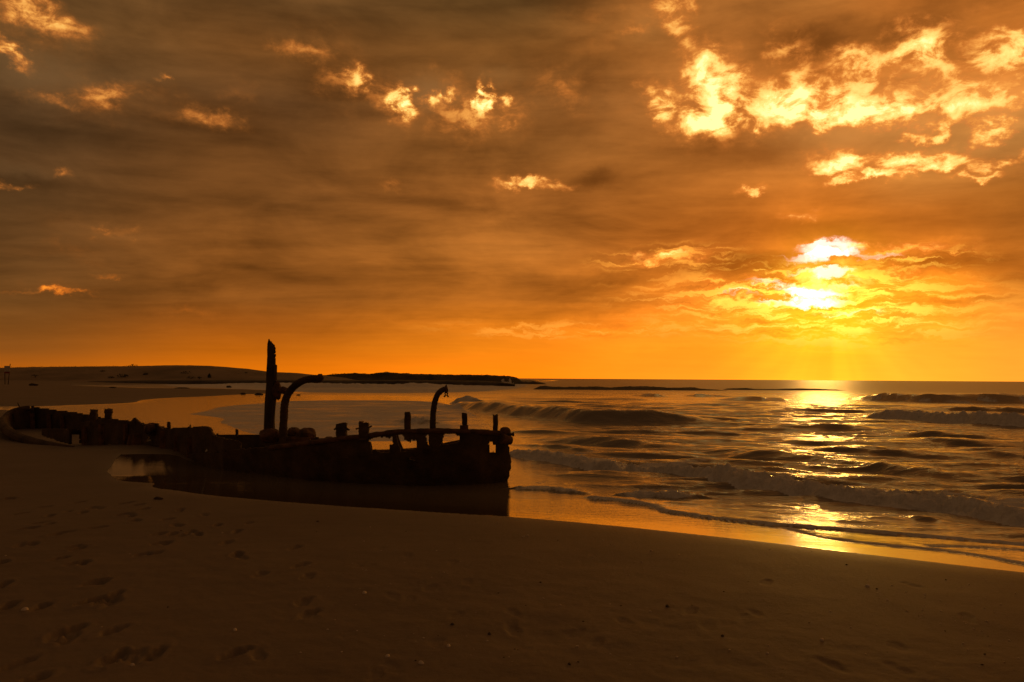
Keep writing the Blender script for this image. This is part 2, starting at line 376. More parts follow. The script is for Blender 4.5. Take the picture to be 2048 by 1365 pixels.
def water_material():
    m, g, b = material('sea_water')
    p = g.new('ShaderNodeTexCoord').outputs['Object']
    foam = g.new('ShaderNodeAttribute', attribute_name='foam').outputs['Fac']
    rip = g.new('ShaderNodeAttribute', attribute_name='ripple').outputs['Fac']
    film = g.new('ShaderNodeAttribute', attribute_name='film').outputs['Fac']
    b.inputs['Base Color'].default_value = (0.055, 0.042, 0.026, 1)
    g.put(b.inputs['Base Color'], g.mix(film, (0.20, 0.158, 0.105, 1), (0.10, 0.074, 0.048, 1)))
    g.put(b.inputs['Roughness'], g.m('ADD', g.m('MULTIPLY', g.m('MULTIPLY', film, g.mr(g.sep(p)[0], 0.2, 3.5, 0.0, 1.0)), 0.12), g.m('ADD', g.m('MULTIPLY', g.new('ShaderNodeAttribute', attribute_name='sea_state').outputs['Fac'], 0.27), g.mr(rip, 0.0, 1.0, 0.04, 0.09, 'LINEAR'))))
    b.inputs['IOR'].default_value = 1.42
    g.put(b.inputs['Specular IOR Level'], g.mr(film, 0.0, 1.0, 0.95, 0.9, 'LINEAR'))
    a1 = g.noise(g.mapping(p, rot=(0, 0, R(-8)), sc=(1.0, 2.4, 1)), 2.6, 5, 0.62, 0.3)
    a2 = g.noise(g.mapping(p, rot=(0, 0, R(10)), sc=(0.6, 1.6, 1)), 11.0, 4, 0.6, 0.2)
    h = g.m('ADD', g.m('MULTIPLY', a1, 0.72), g.m('MULTIPLY', a2, 0.28))
    bn = g.new('ShaderNodeBump')
    g.put(bn.inputs['Strength'], g.m('MULTIPLY', rip, 0.46))
    bn.inputs['Distance'].default_value = 0.10
    g.put(bn.inputs['Height'], h)
    g.put(b.inputs['Normal'], bn.outputs[0])
    # foam: white froth broken up into bubbles and streaks
    f1 = g.noise(g.mapping(p, sc=(1, 1.5, 1)), 5.0, 7, 0.68, 0.6)
    f2 = g.noise(p, 28.0, 4, 0.7)
    fn = g.m('ADD', g.m('MULTIPLY', f1, 0.65), g.m('MULTIPLY', f2, 0.35))
    fm = g.mr(g.m('ADD', g.m('MULTIPLY', foam, 1.05), g.m('SUBTRACT', fn, 0.60)), 0.22, 0.62, 0.0, 1.0)
    fb = g.new('ShaderNodeBsdfPrincipled')
    g.put(fb.inputs['Base Color'], g.ramp(fn, [(0.3, (0.48, 0.46, 0.42)), (0.6, (0.80, 0.78, 0.74))]))
    fb.inputs['Roughness'].default_value = 0.75
    bf = g.new('ShaderNodeBump')
    bf.inputs['Strength'].default_value = 0.8
    bf.inputs['Distance'].default_value = 0.05
    g.put(bf.inputs['Height'], fn)
    g.put(fb.inputs['Normal'], bf.outputs[0])
    mx = g.new('ShaderNodeMixShader')
    g.put(mx.inputs[0], fm)
    g.nt.links.new(b.outputs[0], mx.inputs[1])
    g.nt.links.new(fb.outputs[0], mx.inputs[2])
    out = next(n for n in g.nt.nodes if n.type == 'OUTPUT_MATERIAL')
    g.nt.links.new(mx.outputs[0], out.inputs['Surface'])
    return m
M_SEA = water_material()
M_SPRAY = simple('white_spray', (0.6, 0.58, 0.55), (0.8, 0.78, 0.75), 3, 0.9, 0.3)

# ------------------------------------------------------------------ object helpers
def mesh_np(name, V, F, mat, parent=None, smooth=True, attrs=None, loc=None):
    V = np.asarray(V, dtype=np.float32)
    F = np.asarray(F, dtype=np.int32)
    off = np.zeros(3, np.float32)
    if loc is not None: off = np.asarray(loc, np.float32)
    elif parent is not None: off = np.asarray(world_loc(parent), np.float32)
    V = V - off
    me = bpy.data.meshes.new(name)
    k = F.shape[1]
    me.vertices.add(len(V)); me.vertices.foreach_set('co', V.ravel())
    me.loops.add(F.size); me.loops.foreach_set('vertex_index', F.ravel())
    me.polygons.add(len(F))
    me.polygons.foreach_set('loop_start', np.arange(0, F.size, k, dtype=np.int32))
    me.polygons.foreach_set('loop_total', np.full(len(F), k, np.int32))
    me.polygons.foreach_set('use_smooth', np.full(len(F), smooth))
    if attrs:
        for an, av in attrs.items():
            a = me.attributes.new(an, 'FLOAT', 'POINT')
            a.data.foreach_set('value', np.asarray(av, np.float32))
    me.update(calc_edges=True); me.validate()
    me.materials.append(mat)
    o = bpy.data.objects.new(name, me)
    COL.objects.link(o)
    if parent is not None: o.parent = parent
    elif loc is not None: o.location = loc
    return o

WL = {}
def world_loc(o):
    return WL.get(o.name, (0, 0, 0))

class MB:
    """collects faces, then links them as ONE mesh object"""
    def __init__(s): s.v = []; s.f = []
    def add(s, vs, fs):
        n = len(s.v)
        s.v += [tuple(map(float, p)) for p in vs]
        s.f += [tuple(i + n for i in f) for f in fs]
        return s
    def tube(s, path, rad, seg=10, jit=0.0, cap=True, flat=1.0):
        path = [Vector(p) for p in path]
        n = len(path)
        if not hasattr(rad, '__len__'): rad = [rad] * n
        up = Vector((0.13, -0.2, 1)).normalized()
        vs = []; fs = []
        prev = None
        for i in range(n):
            t = (path[min(i + 1, n - 1)] - path[max(i - 1, 0)]).normalized()
            if prev is None:
                a = t.cross(up)
                if a.length < 1e-3: a = t.cross(Vector((1, 0, 0)))
                a.normalize()
            else:
                a = (prev - t * prev.dot(t)).normalized()
            prev = a
            b = t.cross(a)
            for k in range(seg):
                th = 2 * math.pi * k / seg
                r = rad[i] * (1 + random.uniform(-jit, jit))
                vs.append(path[i] + a * math.cos(th) * r + b * math.sin(th) * r * flat)
        for i in range(n - 1):
            for k in range(seg):
                k2 = (k + 1) % seg
                fs.append((i * seg + k, i * seg + k2, (i + 1) * seg + k2, (i + 1) * seg + k))
        if cap:
            fs.append(tuple(range(seg))[::-1])
            fs.append(tuple((n - 1) * seg + k for k in range(seg)))
        return s.add(vs, fs)
    def box(s, c, size, rz=0.0, rx=0.0, ry=0.0, jit=0.0, div=1):
        """box with chipped corners"""
        M = Euler((rx, ry, rz)).to_matrix()
        hx, hy, hz = [q / 2 for q in size]
        b = min(hx, hy, hz) * 0.25
        vs = []; 
        prof = [(-hx + b, -hy), (hx - b, -hy), (hx, -hy + b), (hx, hy - b), (hx - b, hy), (-hx + b, hy), (-hx, hy - b), (-hx, -hy + b)]
        zs = [(-hz, 0.93), (-hz + b, 1.0)] + [(-hz + b + (2 * hz - 2 * b) * (i + 1) / (div + 1), 1.0) for i in range(div)] + [(hz - b, 1.0), (hz, 0.93)]
        for z, k in zs:
            for x, y in prof:
                j = Vector((random.uniform(-jit, jit), random.uniform(-jit, jit), random.uniform(-jit, jit)))
                vs.append(Vector(c) + M @ (Vector((x * k, y * k, z)) + j))
        fs = []
        for i in range(len(zs) - 1):
            for k in range(8):
                k2 = (k + 1) % 8
                fs.append((i * 8 + k, i * 8 + k2, (i + 1) * 8 + k2, (i + 1) * 8 + k))
        fs.append(tuple(range(8))[::-1]); fs.append(tuple((len(zs) - 1) * 8 + k for k in range(8)))
        return s.add(vs, fs)
    def lump(s, c, r, jit=0.12, nu=12, nv=8, seed=0):
        rr = random.Random(seed)
        ph = [rr.uniform(0, 6.28) for _ in range(6)]
        vs = []; fs = []
        for i in range(nv + 1):
            th = math.pi * i / nv
            for k in range(nu):
                a = 2 * math.pi * k / nu
                d = 1 + jit * (math.sin(3 * a + ph[0]) * math.sin(2 * th + ph[1]) + 0.6 * math.sin(5 * a + ph[2] + 2 * th) + 0.5 * math.sin(4 * th + ph[3] - 2 * a)) + rr.uniform(-jit, jit) * 0.5
                if i in (0, nv): d = 1
                vs.append((c[0] + r[0] * d * math.sin(th) * math.cos(a), c[1] + r[1] * d * math.sin(th) * math.sin(a), c[2] + r[2] * d * math.cos(th)))
        for i in range(nv):
            for k in range(nu):
                k2 = (k + 1) % nu
                fs.append((i * nu + k, (i + 1) * nu + k, (i + 1) * nu + k2, i * nu + k2))
        return s.add(vs, fs)
    def build(s, name, mat, parent=None, smooth=False, loc=None):
        off = Vector((0, 0, 0))
        if parent is not None: off = Vector(world_loc(parent))
        elif loc is not None: off = Vector(loc)
        me = bpy.data.meshes.new(name)
        me.from_pydata([Vector(p) - off for p in s.v], [], s.f)
        me.update(); me.validate()
        if smooth: me.polygons.foreach_set('use_smooth', np.ones(len(me.polygons), bool))
        me.materials.append(mat)
        o = bpy.data.objects.new(name, me)
        COL.objects.link(o)
        if parent is not None:
            o.parent = parent
            WL[o.name] = tuple(off)
        else:
            o.location = off
            WL[o.name] = tuple(off)
        return o

def tag(o, label=None, cat=None, group=None, kind=None):
    if label: o['label'] = label
    if cat: o['category'] = cat
    if group: o['group'] = group
    if kind: o['kind'] = kind
    return o

def empty(name, loc):
    o = bpy.data.objects.new(name, None)
    o.empty_display_size = 0.3
    COL.objects.link(o)
    o.location = loc
    WL[o.name] = tuple(loc)
    return o

# smooth value noise on arrays (for terrain and waves)
def vnoise(x, y, seed=0, octaves=4, gain=0.5):
    out = np.zeros_like(x); amp = 1.0; tot = 0
    for o in range(octaves):
        r = np.random.default_rng(seed * 31 + o)
        T = r.random((256, 256))
        xi = np.floor(x).astype(np.int64); yi = np.floor(y).astype(np.int64)
        fx = x - xi; fy = y - yi
        fx = fx * fx * (3 - 2 * fx); fy = fy * fy * (3 - 2 * fy)
        x0 = xi & 255; x1 = (xi + 1) & 255; y0 = yi & 255; y1 = (yi + 1) & 255
        v = (T[x0, y0] * (1 - fx) + T[x1, y0] * fx) * (1 - fy) + (T[x0, y1] * (1 - fx) + T[x1, y1] * fx) * fy
        out += amp * v; tot += amp
        amp *= gain; x = x * 2.03 + 17.1; y = y * 2.03 + 5.7
    return out / tot

def sstep(a, b, x):
    t = np.clip((x - a) / (b - a), 0, 1)
    return t * t * (3 - 2 * t)

def smooth_line(pts, it=2):
    pts = [np.asarray(p, float) for p in pts]
    for _ in range(it):
        q = [pts[0]]
        for a, b in zip(pts[:-1], pts[1:]):
            q += [a * 0.75 + b * 0.25, a * 0.25 + b * 0.75]
        q.append(pts[-1]); pts = q
    return np.array(pts)

def dist_poly(X, Y, P, closed=True):
    """distance to a polyline, and inside test when closed"""
    d2 = np.full(X.shape, 1e30); ins = np.zeros(X.shape, bool)
    n = len(P)
    for i in range(n if closed else n - 1):
        ax, ay = P[i][:2]; bx, by = P[(i + 1) % n][:2]
        ex, ey = bx - ax, by - ay
        L = ex * ex + ey * ey + 1e-12
        t = np.clip(((X - ax) * ex + (Y - ay) * ey) / L, 0, 1)
        d2 = np.minimum(d2, (X - ax - t * ex) ** 2 + (Y - ay - t * ey) ** 2)
        if closed:
            c = (ay > Y) != (by > Y)
            with np.errstate(divide='ignore', invalid='ignore'):
                xx = (bx - ax) * (Y - ay) / (by - ay + (by == ay) * 1e-12) + ax
            ins ^= c & (X < xx)
    return np.sqrt(d2), ins

# ------------------------------------------------------------------ shoreline (sand | water), walked along the water's edge
EDGE_Z = 0.18
near_edge = [ground(*p, EDGE_Z) for p in [(2300, 1172), (2048, 1146), (1800, 1117), (1600, 1093), (1400, 1070), (1200, 1049), (1015, 1033), (900, 1027), (730, 1016),
                                  (560, 1004), (400, 990), (325, 976), (300, 962), (318, 954), (285, 947), (225, 935), (212, 926)]]
near_edge = [np.array((60.0, -45.0, 0)), np.array((14.0, 1.2, 0))] + list(smooth_line(near_edge, 1))
inner_edge = [ground(*p) for p in [(240, 921), (300, 921), (345, 922), (392, 930), (440, 915), (430, 897), (330, 880), (200, 850), (100, 828), (0, 819), (-60, 816.5)]]
spit_edge = [ground(*p) for p in [(0, 813.5), (60, 813.2), (113, 812.3), (144, 810.5), (215, 808.5), (267, 806.5), (283, 800), (340, 796), (400, 794), (478, 789.5), (525, 788), (590, 786), (560, 782),
                                  (500, 779.5), (400, 778.8), (308, 778), (200, 773.5), (131, 771.5), (80, 770.5), (160, 769), (300, 768.3), (640, 769), (800, 767), (1040, 766)]]
far = [np.array(p, float) for p in [(40, 700, 0), (-800, 3000, 0), (-3000, 30000, 0), (40000, 40000, 0), (40000, -3000, 0), (300, -200, 0)]]
SHORE = np.array(near_edge + list(smooth_line(inner_edge, 1)) + list(smooth_line(spit_edge, 1)) + far)[:, :2]

def shore_sd(X, Y):
    d, ins = dist_poly(X, Y, SHORE)
    return np.where(ins, -d, d)             # positive on sand

NEAR_L = np.array(near_edge)[:, :2]
def lift(X, Y, sd):
    """the beach face tilts down to the sea: the wet film on it is not level"""
    d = dist_poly(X, Y, NEAR_L, False)[0]
    a = np.where(sd > 0, EDGE_Z * np.exp(-d / 6.0), EDGE_Z * (1 - np.clip(d / (2.4 + 0.5 * sstep(0.0, 1.6, X)), 0, 1)) ** 1.15)
    a = a * sstep(-6.6, -4.0, X - 0.1 * Y + 1.2)
    # the tip of the pool by the after part leans the other way
    m = sstep(-5.4, -6.9, X) * sstep(-10.5, -8.2, X)
    return a + m * 0.05 * np.clip(Y - 13.6, 0, 3.0) * (1 - sstep(17.5, 24, Y))

def fan(az, rr):
    A, Rr = np.meshgrid(az, rr)
    X = np.sin(A) * Rr; Y = np.cos(A) * Rr
    na, nr = len(az), len(rr)
    i = np.arange(nr - 1)[:, None] * na + np.arange(na - 1)[None, :]
    F = np.stack([i, i + 1, i + na + 1, i + na], -1).reshape(-1, 4)
    return X.ravel(), Y.ravel(), F

def az_set(n, half=44.0):
    d = np.radians(np.linspace(-half, half, n))
    c = np.radians(np.linspace(half, 360 - half, 36))[1:]
    return np.concatenate([d, c])

# ------------------------------------------------------------------ sand
FOOT = [(135,255,35),(340,375,48),(375,368,26),(435,547,42),(490,545,22),(435,450,30),(470,458,34),(525,775,58),(565,760,24),(640,1112,52),(695,1090,30),(790,298,45),(1040,325,48),(980,290,26),(1015,375,30),(1075,385,34),(1120,365,30),
        (1160,378,26),(1385,497,44),(1415,512,30),(1275,325,34),(1325,425,36),(545,222,46),(590,226,24),(470,190,24),(255,218,46),(60,168,40),(295,268,30),(930,377,20),(938,430,26),(985,427,16),(490,250,22),(405,244,22),(235,803,28),
        (50,798,38),(670,732,34),(620,770,20),(650,783,22),(760,1090,22),(820,1095,20),(910,1072,24),(205,1222,40),(1360,1080,24),(190,433,34),(120,443,24),(1730,455,24),(840,495,20),(905,490,18),(350,520,22),(1460,310,20),(1385,360,18),
        (430,935,20),(325,970,28),(400,985,18),(150,344,14),(190,340,16),(235,312,22),(290,318,14),(745,195,16),(815,205,20),(845,230,20),(730,260,20),(775,266,18),(1200,262,36),(1060,234,18),(1525,612,16),(655,945,22),(115,1130,18),
        (15,540,24),(20,670,28),(575,337,22),(545,660,20),(595,655,20),(1780,770,20),(1800,625,40),(1760,560,34),(1820,838,24),(1510,1075,30),(2030,965,18)]
PITS = [(x * .3418, 940 + y * .3418, r * .3418) for x, y, r in FOOT]
PITS += [(700 + x * .3418, 1050 + y * .3418, r * .3418) for x, y, r in
         [(110,240,46),(60,230,30),(390,352,34),(470,370,40),(250,418,36),(340,437,24),(600,220,30),(180,140,24),(335,180,20),(620,530,40),(690,330,20),(950,510,24),(500,690,28),(940,588,20),(1440,690,34),(1320,632,16),(1600,562,26),(250,832,20),(155,880,24),(960,620,26)]]
PITS += [(1348 + x * .3418, 1050 + y * .3418, r * .3418) for x, y, r in [(470,513,22),(415,550,44),(200,592,46),(540,338,22),(100,505,40),(1715,545,18),(1400,355,12),(920,818,22),(1300,708,16),(1325,845,14)]]

pit_pos = {}
def place_pits():
    a = np.array([(p[0], p[1]) for p in PITS])
    P = np.array([ground(x, y, .1) for x, y in a])
    for _ in range(3):
        z = sand_height(P[:, 0], P[:, 1], False)[0]
        P = np.array([ground(x, y, zz) for (x, y), zz in zip(a, z)])
    for (x, y), p in zip(a, P): pit_pos[(x, y)] = p

def sand_height(X, Y, detail=True):
    if detail and not pit_pos: place_pits()
    sd = shore_sd(X, Y)
    r = np.hypot(X, Y)
    sd_n = sd + 0.10 * (vnoise(X * 1.3, Y * 1.3, 5, 3) - 0.5) * np.clip(r / 12, 0.3, 4)
    z = np.where(sd_n > 0, 0.20 * (1 - np.exp(-np.maximum(sd_n, 0) / 5.5)), np.maximum(0.030 * sd_n, -1.8))
    z = np.where(sd_n > 0, z * (1 - 0.85 * np.exp(-((X + 12) / 6) ** 2 - ((Y - 21.5) / 6) ** 2)), z)
    z = z + lift(X, Y, sd)
    inl = np.clip((-X - 20) / 60, 0, 1) * np.clip(sd_n / 20, 0, 1)
    z = z + 0.35 * inl
    z += np.where(sd_n > 0, 1, 0) * sstep(0, 1.5, sd_n) * (0.045 * (vnoise(X * 0.45, Y * 0.45, 9, 3) - 0.5) + 0.016 * (vnoise(X * 2.1, Y * 2.1, 11, 3) - 0.5))
    if detail:
        # scattered disturbed sand on the dry side, then footprints pressed in one by one
        dry = sstep(1.2, 3.2, sd_n) * np.exp(-np.maximum(r - 14, 0) / 8)
        z += dry * 0.010 * (vnoise(X * 9, Y * 9, 21, 3) - 0.5)
        rg = random.Random(3)
        for px, py, rad in PITS:
            c = pit_pos[(px, py)]
            w = max(0.05, rad * c[1] / F_PX * 0.82)
            a = rg.uniform(-0.5, 0.5)
            ex, ey = w, min(max(w * rg.uniform(1.0, 1.7), .12), 0.20)
            m = (np.abs(X - c[0]) < 3.2 * w) & (np.abs(Y - c[1]) < 1.0)
            if not m.any(): continue
            u = ((X[m] - c[0]) * math.cos(a) + (Y[m] - c[1]) * math.sin(a)) / ex
            v = (-(X[m] - c[0]) * math.sin(a) + (Y[m] - c[1]) * math.cos(a)) / ey
            q = np.hypot(u, v) + 0.95 * (vnoise(X[m] * 18, Y[m] * 18, 40, 3) - 0.5)
            dep = rg.uniform(0.028, 0.050) * min(1.0, max(.7, w / 0.09)) * (0.2 if px > 690 else .6 if px > 480 else 1.0)
            z[m] += -dep * (1 - sstep(0.45, 1.0, q)) + 0.15 * dep * np.exp(-((q - 1.25) / 0.3) ** 2)
    return z, sd_n

def build_sand():
    az = az_set(820)
    rr = np.concatenate([np.linspace(0.4, 3.0, 12)[:-1], np.exp(np.linspace(math.log(3.0), math.log(16.0), 420))[:-1], np.exp(np.linspace(math.log(16.0), math.log(150.0), 120))[:-1],
                         np.exp(np.linspace(math.log(150.0), math.log(3000.0), 14))])
    X, Y, F = fan(az, rr)
    z, sd = sand_height(X, Y)
    wet = np.where(sd > 0, np.exp(-np.maximum(sd, 0) / 0.55), 1.0)
    wet = np.maximum(wet, 0.55 * np.exp(-np.maximum(sd, 0) / 2.6))
    o = mesh_np('sand', np.stack([X, Y, z], 1), F, M_SAND, attrs={'wet': wet})
    tag(o, 'brown beach sand with scattered footprints sloping down to the water', 'beach', kind='structure')
build_sand()

# ------------------------------------------------------------------ sea
# breakers: toe line in photo pixels on still water, height, face width, back width, foam, taper of each end
CREST = [
    ([(870, 812), (930, 822), (1000, 832), (1060, 840), (1130, 846), (1210, 849), (1300, 850.5), (1400, 851), (1490, 854)], .46, .95, 1.5, .18, .10),
    ([(1480, 859), (1560, 861), (1660, 863), (1770, 868)], .32, .8, 1.4, .10, .2),
    ([(1080, 884), (1150, 889), (1230, 894), (1310, 900)], .23, .6, 1.0, .15, .25),
    ([(1400, 908), (1450, 917), (1520, 923), (1600, 927), (1670, 933)], .27, .80, .9, .14, .22),
    ([(1710, 938), (1790, 950), (1860, 957), (1930, 960)], .20, .5, .7, .08, .3),
    ([(1970, 975), (2060, 980), (2180, 990)], .11, .4, .6, .1, .3),
    ([(1640, 799), (1720, 801), (1820, 805), (1950, 807), (2100, 809), (2400, 814)], .72, 1.5, 3.0, .42, .16),
    ([(1450, 801), (1520, 802), (1580, 802)], .35, .7, 2.5, .0, .3),
    ([(1270, 793), (1310, 794), (1340, 794)], .4, .7, 2.0, .4, .3), ([(1370, 793), (1400, 794), (1440, 794)], .4, .7, 2.0, .4, .3),
    ([(1710, 834), (1760, 838), (1840, 844), (1920, 849), (2048, 855), (2300, 868)], .33, .5, 1.2, 1.0, .1),
    ([(1860, 822), (1960, 824), (2060, 828), (2200, 832)], .40, .6, 1.6, .15, .2),
    ([(1560, 824), (1640, 826), (1760, 828)], .24, .6, 1.6, .1, .25),
    ([(1150, 815), (1230, 817), (1330, 818)], .16, .6, 1.6, .0, .3), ([(1100, 800), (1180, 801), (1290, 801)], .22, .8, 2.0, .1, .3),
    ([(990, 904), (1060, 921), (1150, 936), (1250, 947), (1330, 952), (1410, 962), (1440, 974), (1540, 985), (1620, 995), (1720, 1008), (1800, 1018), (1880, 1022), (1960, 1034), (2048, 1048), (2250, 1076)], .135, .24, .55, 1.1, .06),
    ([(1190, 991), (1250, 994), (1330, 997), (1440, 998)], .085, .12, .35, .9, .25),
    ([(985, 978), (1060, 981), (1120, 984), (1200, 988)], .045, .07, .30, .8, .2),
    ([(1780, 1036), (1860, 1047), (1940, 1056)], .05, .16, .3, .1, .35), ([(1700, 1003), (1760, 1000), (1850, 990)], .0, .2, .4, .0, .3),
    ([(760, 842), (800, 845), (860, 853)], .20, .35, .7, .7, .3),
    ([(880, 806), (920, 809), (960, 812)], .35, .5, 1.0, .9, .3),
    ([(400, 774), (520, 774.5), (660, 776), (800, 775), (960, 774), (1060, 775)], .55, 2.0, 5.0, 1.0, .2),
    ([(560, 782), (660, 784), (780, 785), (900, 783), (1000, 782)], .32, 1.5, 3.5, .55, .25),
    ([(300, 771), (480, 771), (700, 771.5), (900, 770.5), (1030, 770)], .45, 3.0, 8.0, .8, .2),
    ([(1840, 884), (1900, 889), (1980, 893)], .14, .3, .8, .05, .3), ([(1560, 885), (1640, 889), (1740, 893)], .12, .3, .8, .0, .3),
    ([(1650, 905), (1740, 909), (1830, 913)], .14, .3, .7, .0, .3), ([(1960, 912), (2040, 918), (2160, 925)], .14, .3, .7, .0, .3),
    ([(1240, 866), (1340, 868), (1460, 872)], .12, .3, 1.0, .0, .3), ([(1020, 866), (1090, 868), (1160, 870)], .12, .3, .9, .0, .3),
    ([(1250, 912), (1330, 915), (1420, 918)], .11, .25, .6, .05, .3), ([(1800, 872), (1880, 876), (2000, 880)], .2, .4, .9, .1, .3),
    ([(1040, 893), (1100, 899), (1160, 905)], .08, .2, .5, .5, .3),
]
# thin sheets of swash running up the wet sand: edge line, step height, sheet length
SWASH = [
    ([(1166, 993), (1169, 998), (1200, 1001.5), (1231, 1004.5), (1270, 1011), (1306, 1016.5), (1322, 1024.5), (1380, 1033), (1440, 1041), (1500, 1048), (1548, 1053), (1600, 1057.5), (1682, 1062), (1806, 1073), (1930, 1081), (2048, 1091), (2300, 1112)], .034, 1.1),
    ([(1545, 1054), (1569, 1058.5), (1627, 1074), (1682, 1083.5), (1744, 1091), (1806, 1098), (1870, 1103), (1929, 1110), (1990, 1121), (2048, 1132), (2280, 1170)], .016, .5),
    ([(1850, 1097), (1900, 1097), (1960, 1098.5), (2048, 1104), (2200, 1113)], .014, .4),
]
def on_water(line):
    pts = smooth_line([np.array(p, float) for p in line], 2)
    P = np.array([ground(*p) for p in pts])
    for _ in range(3):
        z = lift(P[:, 0], P[:, 1], np.minimum(shore_sd(P[:, 0], P[:, 1]), 0))
        P = np.array([ground(p[0], p[1], zz) for p, zz in zip(pts, z)])
    return P

def crest_field(X, Y, line, wf, wb, wob, seed, maxd):
    P = on_water(line)
    sel = (X > P[:, 0].min() - maxd) & (X < P[:, 0].max() + maxd) & (Y > P[:, 1].min() - maxd) & (Y < P[:, 1].max() + maxd)
    idx = np.nonzero(sel)[0]
    if len(idx) == 0: return None
    x = X[idx]; y = Y[idx]
    best = np.full(x.shape, 1e30); sgn = np.zeros_like(x); tt = np.zeros_like(x)
    L = np.concatenate([[0], np.cumsum(np.hypot(np.diff(P[:, 0]), np.diff(P[:, 1])))])
    for i in range(len(P) - 1):
        ax, ay = P[i][:2]; bx, by = P[i + 1][:2]
        ex, ey = bx - ax, by - ay
        LL = math.hypot(ex, ey) + 1e-9
        t = np.clip(((x - ax) * ex + (y - ay) * ey) / LL ** 2, 0, 1)
        d = np.hypot(x - ax - t * ex, y - ay - t * ey)
        s = np.sign((ex * (y - ay) - ey * (x - ax)))
        b = d < best
        best = np.where(b, d, best); sgn = np.where(b, s, sgn); tt = np.where(b, (L[i] + t * LL) / L[-1], tt)
    s = best * sgn
    s = s + wob * (vnoise(x / (wf * 3 + .2), y / (wf * 3 + .2), seed, 3) - 0.5) * 2
    return idx, x, y, s, tt, L[-1]

def build_sea():
    az = az_set(900)
    rr = np.concatenate([np.exp(np.linspace(math.log(5.5), math.log(60.0), 620))[:-1], np.exp(np.linspace(math.log(60.0), math.log(420.0), 170))[:-1], np.exp(np.linspace(math.log(420.0), math.log(30000.0), 46))])
    X, Y, F = fan(az, rr)
    n = len(X)
    r = np.hypot(X, Y)
    sd = -shore_sd(X, Y)                       # positive offshore
    # calm lagoon behind the wreck stays flat; open water gets chop
    lag, lin_ = dist_poly(X, Y, smooth_line([ground(*p) for p in [(-400, 808), (100, 808), (330, 800), (480, 792), (640, 792), (800, 794), (880, 800), (930, 826), (1000, 846), (1030, 880), (1040, 975), (1400, 1045), (1800, 1085), (2300, 1130), (2300, 1250), (1000, 1100), (200, 1000), (-400, 900)]], 1))
    calm = np.where(lin_, np.exp(-0) * 1.0, np.exp(-lag / (0.06 * r + 0.2)))
    chop = (1 - calm) * sstep(0.2, 2.5, sd)
    z = np.zeros(n); 
    rg = np.random.default_rng(12)
    dr = np.gradient(rr)
    spacing = np.repeat(np.maximum(dr, rr * math.radians(88) / 900), len(az))
    for k in range(60):
        lam = 0.26 * (22 ** rg.random())
        th = math.radians(78 + rg.normal(0, 15))          # waves run in towards the beach
        kx, ky = math.cos(th) * 2 * math.pi / lam, math.sin(th) * 2 * math.pi / lam
        a = 0.0078 * lam ** 0.75
        fade = sstep(2.2, 5.0, lam / spacing)
        if lam > 4: fade = fade * sstep(8, 40, sd)
        ph = kx * X + ky * Y + rg.random() * 6.28 + 1.2 * vnoise(X / (lam * 2.5), Y / (lam * 2.5), 60 + k, 2)
        z += a * fade * (np.sin(ph) + 0.30 * np.cos(2 * ph))
    grp = 0.45 + 1.1 * vnoise(X / 4.0, Y / 2.5, 77, 3)
    z *= chop * grp * 0.68
    z += lift(X, Y, -sd) * (sd > -3)
    foam = np.zeros(n)
    # thin patches of old foam drifting about
    pf = vnoise(X * 0.8, Y * 1.7, 91, 5, 0.6)
    foam += 0.55 * sstep(0.60, 0.74, pf) * chop * np.exp(-r / 45)
    for ci, (line, A, wf, wb, fo, tp) in enumerate(CREST):
        if len(line) < 6 and A < .5 and fo < .6:
            # low swells run on well past what stands up
            a, b = np.array(line[0], float), np.array(line[-1], float)
            line = [tuple(a + (a - line[1]) * .9)] + line + [tuple(b + (b - line[-2]) * .9)]
            tp = .5
        if A <= 0: continue
        cf = crest_field(X, Y, line, wf, wb, wf * (0.9 if fo > .6 else .5), 100 + ci, wf * 3 + wb * 3 + (3 if fo > .6 else 1))
        if cf is None: continue
        idx, x, y, s, t, L = cf
        tp = min(.5, tp * 1.5)
        endf = sstep(0, tp, t) * sstep(0, tp, 1 - t)
        amp = A * endf * ((0.62 if A > .4 else 0.40) + (0.75 if A > .4 else 1.15) * vnoise(t * L / (1.6 + 2.6 * wf) + ci * 7, s * 0.15 + ci, 7, 4, .5))
        up = sstep(0, wf, s) ** 1.15
        prof = np.where(s < wf, up, np.exp(-((s - wf) / wb) ** 2 * 0.9))
        prof = np.where(s < 0, 0, prof)
        fine = vnoise(x * 1.1 + y * .5, y * 4.2, 500 + ci, 4, .55) - .5
        dz = amp * prof * (1 + (0.5 if wf < .7 else .22) * fine) * (1.0 if fo > .6 or A > .4 else .8)
        if fo > 0:
            ff = np.where(s < wf, sstep(-0.02, 0.06, s), np.exp(-np.maximum(s - wf, 0) / (wb * 0.75)))
            ff = np.where(s < -0.02, 0, ff)
            br = vnoise(x * 1.6 / (wf + .3), y * 1.6 / (wf + .3), 200 + ci, 4, .6)
            if fo < 0.6:
                f = fo * ff * endf * 1.6 * sstep(0.38, 0.66, br)
            else:
                f = fo * ff * endf * (0.55 + 0.75 * br)
                # tumbling froth has lumps
                lf = min(8.0, 2.6 / (wf + .10))
                lump = vnoise(x * lf, y * lf, 300 + ci, 5, .62) - 0.47
                dz = dz * (1 + 0.9 * lump) + lump * A * (1.15 if wf < .4 else .35) * np.clip(ff * endf, 0, 1) * sstep(-.02, wf * 0.5, s)
                tail = np.where(s > 0, np.exp(-(s / (wb * 4.2)) ** 2), 0) * endf
                f = np.maximum(f, fo * tail * (0.15 + 0.95 * sstep(.36, .68, vnoise(x * 2.2, y * 2.8, 350 + ci, 5, .66))))
            foam[idx] = np.maximum(foam[idx], f)
        z[idx] += dz
    film = np.clip(1 - sstep(0.2, 2.2, sd), 0, 1) * calm
